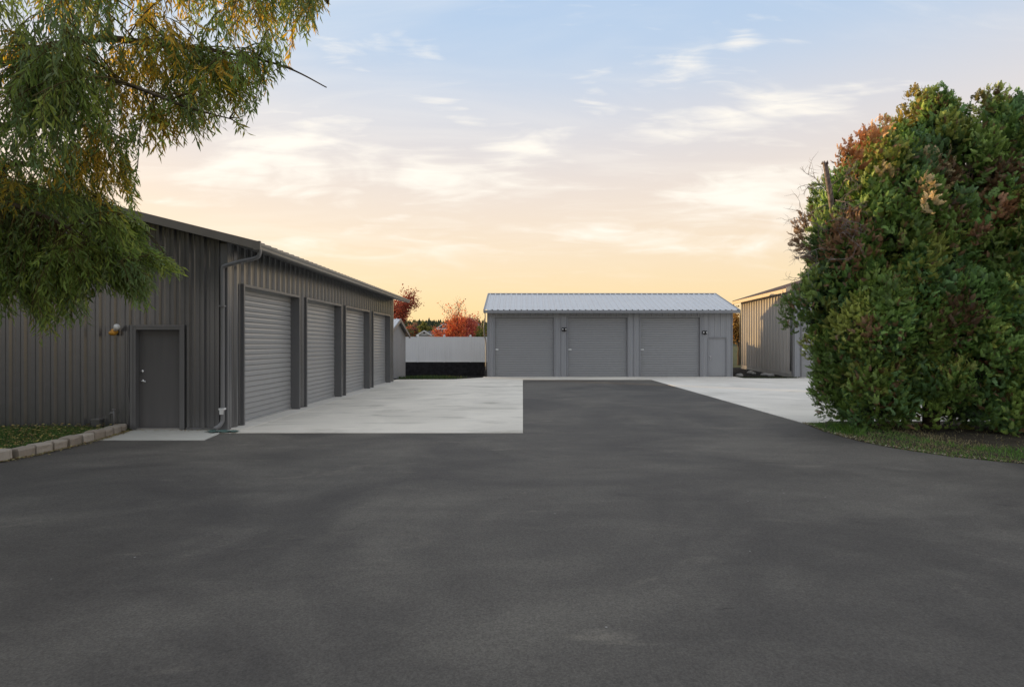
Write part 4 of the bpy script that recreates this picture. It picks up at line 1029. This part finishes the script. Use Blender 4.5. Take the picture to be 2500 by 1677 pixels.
    for w in range(4):
        s = which == w; tv, tf = SPR[w]
        V, Fc = scatter(tv, tf, pos[s], frames(ax[s], rf[s]), sc[s])
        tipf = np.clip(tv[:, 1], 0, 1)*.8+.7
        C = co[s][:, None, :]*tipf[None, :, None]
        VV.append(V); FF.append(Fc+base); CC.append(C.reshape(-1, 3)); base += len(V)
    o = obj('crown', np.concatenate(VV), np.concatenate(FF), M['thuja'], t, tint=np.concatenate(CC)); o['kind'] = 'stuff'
    print('evergreen', len(pos), len(o.data.polygons))
    return t
ORANGE = (0.50, 0.23, 0.09); SUNLIT_YEL = (0.36, 0.28, 0.045); CREAM = (0.60, 0.48, 0.26); RED = (0.27, 0.14, 0.07)  # orange: dying foliage plus sun glow; yellow: sunlight painted into the colour
T1 = evergreen('arborvitae with a snapped grey top and sun-tinted orange dying foliage', 7.12, 11.95,
    [(0, .62, .05), (.4, .82, .05), (.8, 1.02, .03), (1.7, 1.22, 0), (2.2, 1.46, 0), (2.7, 1.60, 0), (3.36, 1.48, 0), (3.8, 1.34, .02), (4.36, 1.24, .06), (5.1, 1.10, .18), (5.5, .92, .26), (5.85, .66, .35), (6.15, .4, .4)], 300, 11,
    tops=((*P(2110, 345, 11.2), .24, -2.0), (*P(2070, 385, 11.0), .22, -2.0), (*P(2150, 322, 11.3), .20, -2.0), (*P(2095, 400, 10.9), .18, -1.8)), patches=[(2115, 340, 55, ORANGE), (2070, 385, 40, ORANGE), (2158, 322, 24, (0.54, .34, .16)), (2030, 440, 34, (0.26, .15, .08)), (1960, 690, 20, RED), (2080, 560, 18, RED)])
T2 = evergreen('tall double-tipped arborvitae with sunlight painted yellow on its side and a cream dead spray', 8.45, 11.9,
    [(0, 1.0, 0), (.5, 1.2, 0), (1.5, 1.38, 0), (3.0, 1.48, 0), (4.5, 1.48, 0), (5.2, 1.30, -.02), (5.6, .98, .0), (5.95, .74, .04), (6.3, .58, .06), (6.65, .44, .08), (6.85, .22, .08)], 340, 23, tops=((8.36, 11.9, 6.78, .20), (8.70, 11.9, 6.84, .20), (*P(2212, 292, 11.4), .22, -2.4), (*P(2228, 245, 11.5), .17, -2.4), (*P(2255, 462, 10.45), .17, -1.57), (*P(2268, 500, 10.45), .15, -1.57), (*P(2160, 425, 10.6), .14, -1.57)),
    patches=[(2215, 285, 46, SUNLIT_YEL), (2230, 240, 28, SUNLIT_YEL), (2262, 475, 46, CREAM), (2300, 470, 28, (0.28, .20, .15)), (2160, 420, 24, (.34, .28, .14)), (2200, 880, 26, RED), (2250, 640, 16, RED)])
T3 = evergreen('tall arborvitae with olive tip and brown patches in the middle of the row', 9.8, 11.65,
    [(0, .9, 0), (.5, 1.15, 0), (1.5, 1.3, 0), (3.0, 1.35, 0), (4.5, 1.22, 0), (5.2, .92, .02), (5.6, .68, .0), (6.0, .54, -.05), (6.4, .46, -.08), (6.75, .25, -.1)], 320, 37, tops=((9.50, 11.6, 6.74, .21), (9.80, 11.6, 6.70, .21), (*P(2392, 255, 11.2), .18, -1.8), (*P(2440, 515, 10.3), .18, -1.57), (*P(2385, 575, 10.3), .16, -1.57), (*P(2350, 480, 10.4), .14, -1.57)),
    patches=[(2390, 250, 30, (0.16, .15, .045)), (2410, 470, 26, RED), (2432, 520, 30, RED), (2384, 578, 28, RED), (2440, 440, 30, (.17, .10, .05)), (2330, 760, 26, RED), (2420, 870, 26, RED)], gaps=[(2425, 585, 34)])
T4 = evergreen('arborvitae with rusty top at the lawn end of the row', 11.1, 11.65,
    [(0, .9, 0), (.5, 1.2, 0), (1.5, 1.35, 0), (3.0, 1.35, 0), (4.4, 1.1, .05), (5.0, .85, .1), (5.6, .6, .15), (6.1, .3, .2)], 230, 51, patches=[(2480, 330, 40, RED), (2490, 280, 30, (.15, .13, .05))])
# snapped dead leader and bare twigs on the first tree
mb = MB(); b0 = P(2045, 640, 12.0); b1 = P(2028, 480, 11.5); b2 = P(2014, 398, 11.2)
mb.tube([b0, b1, b2], [.060, .052, .045], 9, cap=True)
for k in range(5):
    a = k*1.26; q = b2+np.array([.05*math.cos(a), .05*math.sin(a), -.02]); mb.tube([q, q+np.array([.006, 0, .05+.06*random.random()])], [.022, .004], 5)
mb.build('dead_leader', M['deadwood'], T1, True)
r2 = random.Random(5); mb = MB()
def bare(p, d, L, rad, lev):
    p = Vector(p); pts = [p]; d = Vector(d).normalized()
    for i in range(4):
        d = (d+Vector((r2.gauss(0, .28), r2.gauss(0, .28), r2.gauss(0, .25)))).normalized(); p = p+d*L/4; pts.append(p.copy())
        if lev and i > 0:
            for _ in range(1+(r2.random() < .6)): bare(p, d+Vector((r2.gauss(0, .7), r2.gauss(0, .7), r2.gauss(0, .6))), L*r2.uniform(.35, .65), rad*.55, lev-1)
    mb.tube(pts, [rad*(1-.7*i/4) for i in range(5)], 4, cap=False)
for (x, y), d in zip([(2020, 470), (2015, 450), (2020, 500), (2010, 590), (2015, 610), (2000, 640), (2045, 470), (2050, 510), (2030, 540), (2055, 560), (2010, 560), (1990, 650), (2020, 640)],
                     [(-1, -.2, .3), (-1, -.1, 0), (-1, 0, -.3), (-1, -.1, .7), (-1, -.1, .1), (-1, -.1, -.4), (.3, -.8, .7), (.4, -.8, .4), (-.1, -.9, .5), (.5, -.9, .2), (-.7, -.3, .6), (-.6, -.5, .6), (-.3, -.9, .3)]):
    bare(P(x, y, 11.15), d, r2.uniform(.42, .75), .010, 2)
for k in range(20): bare(P(r2.uniform(2022, 2085), r2.uniform(430, 590), 11.0), (r2.gauss(.1, .5), -.7, r2.gauss(.4, .5)), r2.uniform(.25, .5), .008, 1)
mb.build('bare_twigs', M['deadwood'], T1)['kind'] = 'stuff'

# ------------------------------------------------------------------ autumn trees behind the fence
def decid(name, label, base, height, spread, nleaf, leafsize, colfn, seed, bare_top=0.0, group=None, mat='leaf', trunk_r=.12, low=None):
    r = np.random.default_rng(seed); rr = random.Random(seed)
    t = thing(name, label, 'tree', base, group)
    mb = MB(); tips = []
    def grow(p, d, L, rad, lev):
        pts = [Vector(p)]; d = Vector(d).normalized()
        for i in range(4):
            d = (d+Vector((rr.gauss(0, .12), rr.gauss(0, .12), rr.gauss(0.03, .08)))).normalized(); pts.append(pts[-1]+d*L/4)
        mb.tube(pts, [rad*(1-.55*i/4) for i in range(5)], 5 if lev < 2 else 3, cap=False)
        for q in pts[1:]:
            if lev >= 1: tips.append((np.array(q), lev))
        if lev < 4:
            for k in range(4 if lev == 0 else 3):
                i = rr.choice([2, 3, 4]) if lev else rr.choice([1, 2, 3, 4]); a = rr.uniform(0, 6.283)
                s = Vector((math.cos(a), math.sin(a), 0))*spread*rr.uniform(.6, 1.2)
                grow(pts[i], d*0.8+s+Vector((0, 0, .25)), L*rr.uniform(.5, .74), rad*.55, lev+1)
            grow(pts[4], d+Vector((rr.gauss(0, .1), rr.gauss(0, .1), .1)), L*.68, rad*.5, lev+1)
    b = Vector(base)
    grow(b, (0, 0, 1), height*.36, trunk_r, 0)
    mb.build('trunk', M['bark'], t)
    P_ = np.array([q for q, l in tips]); lv = np.array([l for q, l in tips])
    w = np.where(lv >= 2, 1.0, .2)
    if bare_top: w = w*np.where(P_[:, 2] > base[2]+height*bare_top, .22, 1.0)
    i = r.choice(len(P_), nleaf, p=w/w.sum()); pos = P_[i]+r.normal(size=(nleaf, 3))*height*.028
    if low: m_ = low[2]; pos = np.concatenate([pos, np.array(low[0])+unit(r.normal(size=(m_, 3)))*np.cbrt(r.uniform(.2, 1, (m_, 1)))*np.array(low[1])+r.normal(size=(m_, 3))*.12])
    keep = pos[:, 2] > base[2]+.5; pos = pos[keep]; n = len(pos)
    V, Fc = scatter(KITE_V, KITE_F, pos, frames(r.normal(size=(n, 3)), r.normal(size=(n, 3))), np.stack([leafsize*.7*np.ones(n), leafsize*np.ones(n), leafsize*np.ones(n)], 1)*r.uniform(.7, 1.3, (n, 1)))
    c = 1.45*colfn(pos, r)*r.uniform(.7, 1.3, (n, 1))
    obj('crown', V, Fc, M[mat], t, tint=np.repeat(c, 4, axis=0))['kind'] = 'stuff'
    return t
def c_red(pos, r):
    n = len(pos); c = np.tile(np.array([.26, .055, .035]), (n, 1)); k = r.random(n)
    c[k < .3] = (.34, .10, .05); c[k > .8] = (.17, .05, .035)
    g = (pos[:, 2] < 2.9) & (r.random(n) < .75); c[g] = (.11, .12, .035); return c
def c_orange(pos, r):
    n = len(pos); c = np.tile(np.array([.58, .16, .07]), (n, 1)); k = r.random(n)
    c[k < .35] = (.62, .24, .08); c[k > .75] = (.30, .07, .05)
    q = pos[:, 0] > -4.6; c[q] = c[q]*np.array([.75, .65, 1.0]); return c
def c_gold(pos, r):
    n = len(pos); c = np.tile(np.array([.28, .16, .05]), (n, 1)); k = r.random(n); c[k < .4] = (.36, .23, .06); c[k > .8] = (.16, .09, .04); return c
def c_pink(pos, r):
    n = len(pos); c = np.tile(np.array([.22, .10, .075]), (n, 1)); k = r.random(n); c[k < .4] = (.15, .12, .06); return c
def c_olive(pos, r):
    n = len(pos); c = np.tile(np.array([.10, .12, .03]), (n, 1)); k = r.random(n); c[k < .4] = (.18, .16, .04); return c
decid('maple_tree', 'dark red maple with green lower leaves behind the small shed', (-10.3, 44.0, -.05), 6.6, .75, 12000, .12, c_red, 3)
decid('maple_tree', 'orange red maple with bare twiggy top behind the white fence', (-4.75, 47.0, -.05), 6.2, .85, 5200, .12, c_orange, 11, bare_top=.60, low=((-4.75, 47, 2.1), (1.75, 1.6, 1.55), 11000))
decid('shrub', 'olive brown shrub behind the fence at the slate garage corner', (-2.75, 44.0, -.05), 3.6, .8, 1800, .15, c_olive, 12, trunk_r=.06)
decid('birch_tree', 'golden brown tree seen in the gap beside the tan building', (18.0, 48.0, -.05), 5.2, .85, 4200, .18, c_gold, 15)
decid('cottonwood_tree', 'pinkish brown tree beyond the small gabled house', (-40, 205, -.05), 10.0, .8, 2600, .7, c_pink, 21, trunk_r=.3)
decid('poplar_tree', 'slim yellow green poplar beside the balcony house', (-33.5, 190, -.05), 9.5, .28, 1500, .6, c_olive, 22, trunk_r=.25)
decid('poplar_tree', 'olive poplar behind the grey hipped roof', (-37.0, 215, -.05), 9.0, .35, 1500, .6, c_olive, 24, trunk_r=.25)

# ------------------------------------------------------------------ houses beyond the fence
def gable_house(label, X0, X1, Y, ez, pz, depth, wm, eav=.4, win=None, attic=None, vent=None, base=0.0, gable=None):
    h = thing('house', label, 'house', (X0, Y, base))
    xc = (X0+X1)/2
    mb = MB(); V = [(X0, Y, base-.1), (X1, Y, base-.1), (X1, Y, ez), (xc, Y, pz), (X0, Y, ez)]
    mb.add(V+[(x, Y+depth, z) for x, _, z in V], [(0, 1, 2, 3, 4), (9, 8, 7, 6, 5), (0, 4, 9, 5), (1, 6, 7, 2)]); mb.build('wall', wm, h)
    s = (pz-ez)/(xc-X0)
    for sx in (-1, 1):
        xe = xc+sx*(xc-X0+eav); ze = ez-s*eav
        mb = MB(); mb.hexa([(xe, Y-.5, ze+.05), (xc, Y-.5, pz+.05), (xc, Y+depth+.5, pz+.05), (xe, Y+depth+.5, ze+.05), (xe, Y-.5, ze+.25), (xc, Y-.5, pz+.28), (xc, Y+depth+.5, pz+.28), (xe, Y+depth+.5, ze+.25)]); mb.build('roof', M['roof_shingle'], h)
        mb = MB(); mb.hexa([(xe, Y-.56, ze-.12), (xc, Y-.56, pz-.12), (xc, Y-.5, pz-.12), (xe, Y-.5, ze-.12), (xe, Y-.56, ze+.27), (xc, Y-.56, pz+.29), (xc, Y-.5, pz+.29), (xe, Y-.5, ze+.27)]); mb.build('barge_board', M['housewhite'], h)
    for (x0, x1, z0, z1) in win or []:
        w = MB().box((x0-.14, Y-.10, z0-.14), (x1+.14, Y-.02, z1+.14)).build('window', M['housewhite'], h)
        MB().box((x0, Y-.13, z0), (x1, Y-.101, z1)).build('pane', M['pane'], w)
    return h
sY = 200.0; k2 = sY/F
hx = lambda px: (px-CX)*k2
hz = lambda py: H-(py-CY)*k2
h1 = gable_house('dark gabled house with white trim and upstairs balcony', hx(1066), hx(1101), sY, hz(804)+.2, hz(791), 9.0, M['housewall'],
    win=[(hx(1079), hx(1083.5), hz(815), hz(805.5)), (hx(1085.5), hx(1089), hz(815), hz(805.5)), (hx(1091.5), hx(1094), hz(815), hz(805.5))])
MB().box((hx(1067), sY-.62, hz(804)-.1), (hx(1100), sY-.11, hz(804)+.35)).build('beam', M['housewhite'], h1)
MB().box((hx(1077), sY-1.6, hz(817.5)), (hx(1102), sY-.11, hz(815.5))).build('balcony', M['housewhite'], h1)
for px in (1069, 1074, 1096.5, 1101): MB().box((hx(px)-.14, sY-1.55, 0), (hx(px)+.14, sY-1.3, hz(804)-.1)).build('column', M['housewhite'], h1)
h2 = gable_house('small white gabled house with a round attic vent', -34.2, -29.8, 185.0, H+20*185/F, H+30*185/F, 8.0, M['housewhite'], win=[], eav=.35)
h2x = -32.0
MB().tube([(h2x, 184.9, H+26*185/F), (h2x, 184.98, H+26*185/F)], .35, 12).build('vent', M['pane'], h2)
MB().box((-33.9, 184.8, H+18.5*185/F), (-30.1, 184.95, H+20.5*185/F)).build('shade_band', M['housewall'], h2)
mb = MB(); mb.hexa([(-33.0, 191, 3.8), (-27.5, 191, 3.8), (-27.5, 199, 3.8), (-33.0, 199, 3.8), (-32.0, 193, H+31*190/F), (-28.4, 193, H+31*190/F), (-28.4, 197, H+31*190/F), (-32.0, 197, H+31*190/F)]); h3 = thing('house', 'low house with grey hipped roof between the gabled houses', 'house', (-33.0, 191, 0)); mb.build('roof', M['roof_shingle'], h3)
MB().box((-32.6, 191.4, -.1), (-27.9, 198.6, 3.79)).build('wall', M['housewall'], h3)
h4Y = 165.0; k4 = h4Y/F
gable_house('cream gabled house with white roof edge behind the orange red maple', (1112-CX)*k4, (1182-CX)*k4, h4Y, H+31*k4, H+62*k4, 10.0, M['housecream'], win=[((1163-CX)*k4, (1170-CX)*k4, H+14*k4, H+24*k4)], eav=.45)

# ------------------------------------------------------------------ far wooded ridge
nx, ny = 90, 8; V = []; Fc = []
def hill_z(x, y): return max(-1.0, (y-420)/480*34*(0.92+0.10*math.sin(x*.004+1)+.05*math.sin(x*.013))) if y < 900 else 34*(0.92+0.10*math.sin(x*.004+1)+.05*math.sin(x*.013))
for j in range(ny+1):
    for i in range(nx+1):
        x = -900+1800*i/nx; y = 400+600*j/ny; V.append((x, y, hill_z(x, y)))
for j in range(ny):
    for i in range(nx): Fc.append((j*(nx+1)+i, j*(nx+1)+i+1, (j+1)*(nx+1)+i+1, (j+1)*(nx+1)+i))
struct('hills', V, Fc, M['hill'], smooth=True)
n = 5200; x = rng.uniform(-620, 460, n); y = rng.uniform(430, 940, n); z = np.array([hill_z(a, b) for a, b in zip(x, y)])
cone = np.array([(math.cos(k*1.2566), math.sin(k*1.2566), .12+.08*(k % 2)) for k in range(5)]+[(math.cos(k*1.2566+.6)*.62, math.sin(k*1.2566+.6)*.62, .5) for k in range(5)]+[(0, 0, 1)], float)
cf = np.array([(k, (k+1) % 5, 5+k) for k in range(5)]+[(5+k, (k+1) % 5, 5+(k+1) % 5) for k in range(5)]+[(5+k, 5+(k+1) % 5, 10) for k in range(5)])
hh = rng.uniform(5, 10, n)*(1+(rng.random(n) < .04)*.7); sc = np.stack([hh*rng.uniform(.22, .42, n), hh*.3, hh], 1)
fr = np.tile(np.eye(3), (n, 1, 1)); V, Fc = scatter(cone, cf, np.stack([x, y, z-.3], 1), fr, sc)
fc = np.array([(.035, .05, .022), (.05, .06, .025), (.07, .07, .03), (.03, .045, .025), (.13, .11, .035)])[rng.choice(5, n, p=[.3, .25, .2, .2, .05])]*rng.uniform(.7, 1.3, (n, 1))
struct('woodland', V, Fc, M['forest'], kind='stuff', label='distant wooded ridge of dark conifers beyond the houses', tint=np.repeat(fc, len(cone), axis=0))

n = 620; y = rng.uniform(-150, 260, n); x = -150-rng.uniform(0, 22, n)  # unseen tree belt, added to keep the low sun off the yard
hh = rng.uniform(13.4, 15.6, n); sc = np.stack([hh*rng.uniform(.30, .42, n), hh*.36, hh], 1)
V, Fc = scatter(cone, cf, np.stack([x, y, 0*x-.2], 1), np.tile(np.eye(3), (n, 1, 1)), sc)
struct('woodland', V, Fc, M['forest'], kind='stuff', label='unseen belt of dark conifers added far beyond the charcoal garage to block low sun', tint=np.repeat(np.array([[.05, .06, .03]])*rng.uniform(.7, 1.3, (n, 1)), len(cone), axis=0))

# ------------------------------------------------------------------ grass, straw, fallen leaves
BL_V = np.array([(-.5, 0, 0), (.5, 0, 0), (.32, .55, .10), (-.32, .55, .10), (0, 1, .32)], float); BL_F = np.array([(0, 1, 2), (0, 2, 3), (3, 2, 4)])
def blades(name, label, x, y, z, ln, wd, cols, lean=.45):
    n = len(x); up = unit(np.stack([rng.normal(size=n)*lean, rng.normal(size=n)*lean, np.ones(n)], 1))
    V, Fc = scatter(BL_V, BL_F, np.stack([x, y, z], 1), frames(up, rng.normal(size=(n, 3))), np.stack([wd, ln, ln], 1))
    return struct(name, V, Fc, M['grass'], kind='stuff', label=label, tint=np.repeat(cols, 5, axis=0))
n = 26000; x = rng.uniform(-12.5, -7.98, n); y = rng.uniform(8.0, 11.62, n)
clump = np.sin(x*5.1)*np.sin(y*4.3+1)+np.sin(x*2.3+y*3.1)*.7
k = (rng.random(n) < np.clip(.75+.3*clump-.85*np.clip((y-10.9)/.7, 0, 1), 0.06, 1)) & (x < -7.98-np.clip(8.9-y, 0, 2)*.55)
x, y = x[k], y[k]; n = len(x)
c = 1.6*np.array([(.05, .10, .022), (.07, .13, .03), (.04, .08, .02), (.15, .13, .05)])[rng.choice(4, n, p=[.35, .3, .25, .1])]*rng.uniform(.7, 1.3, (n, 1))
blades('grass', 'short green grass in the garden bed by the charcoal gable', x, y, np.full(n, .075), rng.uniform(.04, .12, n), rng.uniform(.006, .012, n), c)
# hedge bed: straw, patchy grass
n = 42000; x = rng.uniform(6.0, 13.0, n); y = rng.uniform(7.2, 12.6, n)
yb = np.array([re_y(a) if a > 6.62 else 0 for a in x]); xb = re_x(y)
ins = np.where(y > 9.05, x > xb+.05, (y > yb+.05) & (x > 6.62))
dist = np.where(y > 9.05, x-xb, y-yb)
pch = np.sin(x*3.7+1)*np.sin(y*3.1)+.6*np.sin(x*7.3+y*5)
green_p = np.clip(np.where((x > 7.45) & (y < 9.6), .9, 0)+np.where((y > 11.2) & (dist < .9), .65, 0)+np.where((dist < 1.3), .42+.25*pch, 0), 0, 1)
k = ins & (rng.random(n) < np.where(dist < 1.25, .85, np.clip(.85-(dist-1.25)*.9, .06, 1)))
x, y, dist, green_p = x[k], y[k], dist[k], green_p[k]; n = len(x)
isg = rng.random(n) < green_p
c = np.array([(.24, .20, .10), (.30, .26, .14), (.17, .13, .07), (.12, .12, .045)])[rng.integers(0, 4, n)]
cg = np.array([(.05, .12, .022), (.08, .15, .03), (.10, .16, .035)])[rng.integers(0, 3, n)]
c = np.where(isg[:, None], 1.9*cg, 1.5*c)*rng.uniform(.7, 1.3, (n, 1))
blades('dry_grass', 'straw and patchy grass along the driveway edge below the evergreens', x, y, .0+.03*np.clip(dist, 0, 1)-.02, np.where(isg, rng.uniform(.05, .11, n), rng.uniform(.03, .07, n)), rng.uniform(.006, .012, n), c, .75)
for (px, py, n, rad, lab) in ((2085, 1058, 70, .14, 'bright green clump of daylily leaves at the driveway edge'), (2062, 1052, 50, .12, 'small light green leaf clump under the first evergreen')):
    gx, gy = G(px, py); a = rng.uniform(0, 6.283, n); rr_ = rad*np.sqrt(rng.random(n)); up = unit(np.stack([np.cos(a)*.55, np.sin(a)*.55, np.ones(n)], 1)+rng.normal(size=(n, 3))*.15)
    V, Fc = scatter(BL_V, BL_F, np.stack([gx+rr_*np.cos(a), gy+rr_*np.sin(a), 0*a-.01], 1), frames(up, np.stack([-np.sin(a), np.cos(a), 0*a], 1)), np.stack([rng.uniform(.012, .022, n), rng.uniform(.14, .26, n), rng.uniform(.14, .26, n)], 1))
    cc = np.array([.11, .20, .035])*rng.uniform(.7, 1.3, (n, 1)); V = V-np.array([gx, gy, 0])
    o = new_obj('daylily_plant', mesh_of('daylily_plant', V, Fc, M['grass'], tint=np.repeat(cc, 5, axis=0))); o.location = (gx, gy, 0); tag(o, lab, 'plant')
# grass between the concrete and the black wall
n = 5200; x = rng.uniform(-6.4, -2.6, n); y = rng.uniform(28.6, 31.5, n); w = np.exp(-((x+5.0)/1.0)**2); k = rng.random(n) < w; x, y = x[k], y[k]; n = len(x)
c = np.array([(.06, .11, .03), (.04, .08, .025), (.10, .13, .04)])[rng.integers(0, 3, n)]*rng.uniform(.7, 1.3, (n, 1))
blades('grass', 'low green weeds in the dark bed below the black wall', x, y, -.05-.46*np.clip((y-29.5)/9.5, 0, 1), rng.uniform(.08, .22, n), rng.uniform(.02, .04, n), c)
n = 2600; x = rng.uniform(11.2, 14.3, n); y = rng.uniform(29.0, 32.5, n); k = (rng.random(n) < np.exp(-((y-29.2)/.9)**2)) & ((x < 13.9) | (y < 30)); x, y = x[k], y[k]; n = len(x)
c = np.array([(.05, .08, .025), (.04, .06, .02), (.08, .08, .03)])[rng.integers(0, 3, n)]
blades('grass', 'dark grass beside the tan building footing', x, y, np.full(n, -.05), rng.uniform(.06, .14, n), rng.uniform(.02, .035, n), c)
# fallen willow leaves on bed, blocks' foot and apron
FL_V = np.array([(0, 0, 0), (.5, .4, .12), (0, 1, .05), (-.5, .4, .12)], float)
def litter(n, fx, label, cols, size):
    x, y, z = fx(n); n = len(x); a = rng.uniform(0, 6.283, n)
    ax = unit(np.stack([np.cos(a), np.sin(a), rng.normal(size=n)*.15], 1)); nr = unit(np.stack([rng.normal(size=n)*.3, rng.normal(size=n)*.3, np.ones(n)], 1))
    V, Fc = scatter(FL_V, np.array([(0, 1, 2, 3)]), np.stack([x, y, z], 1), frames(ax, nr), np.stack([size*.45*np.ones(n), size*np.ones(n), size*np.ones(n)], 1)*rng.uniform(.6, 1.3, (n, 1)))
    c = np.array(cols)[rng.integers(0, len(cols), n)]*rng.uniform(.7, 1.2, (n, 1))
    struct('fallen_leaves', V, Fc, M['litter'], kind='stuff', label=label, tint=np.repeat(c, 4, axis=0))
litter(1500, lambda n: (rng.uniform(-11.5, -8.05, n), rng.uniform(8.7, 11.6, n), rng.uniform(.10, .15, n)), 'yellow fallen leaves scattered over the garden bed grass', [(.42, .34, .10), (.36, .26, .07), (.48, .40, .16), (.28, .18, .07)], .06)
def foot(n):
    bp = np.array(bl[12:]); i = rng.integers(0, len(bp)-1, n); tt = rng.random(n)[:, None]; p = bp[i]*(1-tt)+bp[i+1]*tt
    return p[:, 0]+.12+np.abs(rng.normal(size=n))*.05, p[:, 1], rng.uniform(0.0, .02, n)
litter(900, foot, 'pale fallen leaves gathered along the foot of the edging blocks', [(.45, .38, .14), (.40, .33, .18), (.30, .20, .10), (.5, .45, .25)], .045)
litter(60, lambda n: (rng.uniform(-8.0, -6.2, n), 11.66-np.abs(rng.normal(size=n))*.12, np.full(n, .012)), 'few dry leaves on the apron in front of the man door', [(.40, .32, .12), (.25, .16, .07)], .04)
def edge_r(n):
    e = np.array(right_edge); i = rng.integers(0, len(e)-1, n); tt = rng.random(n)[:, None]; p = e[i]*(1-tt)+e[i+1]*tt
    o_ = np.abs(rng.normal(size=n))*.10; fl = p[:, 1] > 9.3
    return p[:, 0]+np.where(fl, o_, 0), p[:, 1]+np.where(fl, 0, o_+.02), rng.uniform(0.0, .02, n)
litter(900, edge_r, 'pale dry leaves and bits along the driveway edge below the evergreens', [(.45, .40, .28), (.35, .28, .15), (.55, .50, .40), (.25, .17, .09)], .04)
# stones by the tan building's footing
for k in range(9):
    sx, sy = 11.6+2.2*random.random(), 31.0+6*random.random()
    m_ = MB().ball((0, 0, 0), .10+.10*random.random(), 7, 5, (1.2, .9, .7)); m_.V = [tuple(c*(1+random.uniform(-.13, .13)) for c in v) for v in m_.V]
    o = new_obj('stone', mesh_of('stone', m_.V, m_.F, M['found'])); o.location = (sx, sy, -.02+.13*min(1, max(0, (sy-29.3)/9)))
    tag(o, 'rough grey stone on the dark soil between slate garage and tan building', 'stone', 'stones beside the tan building')
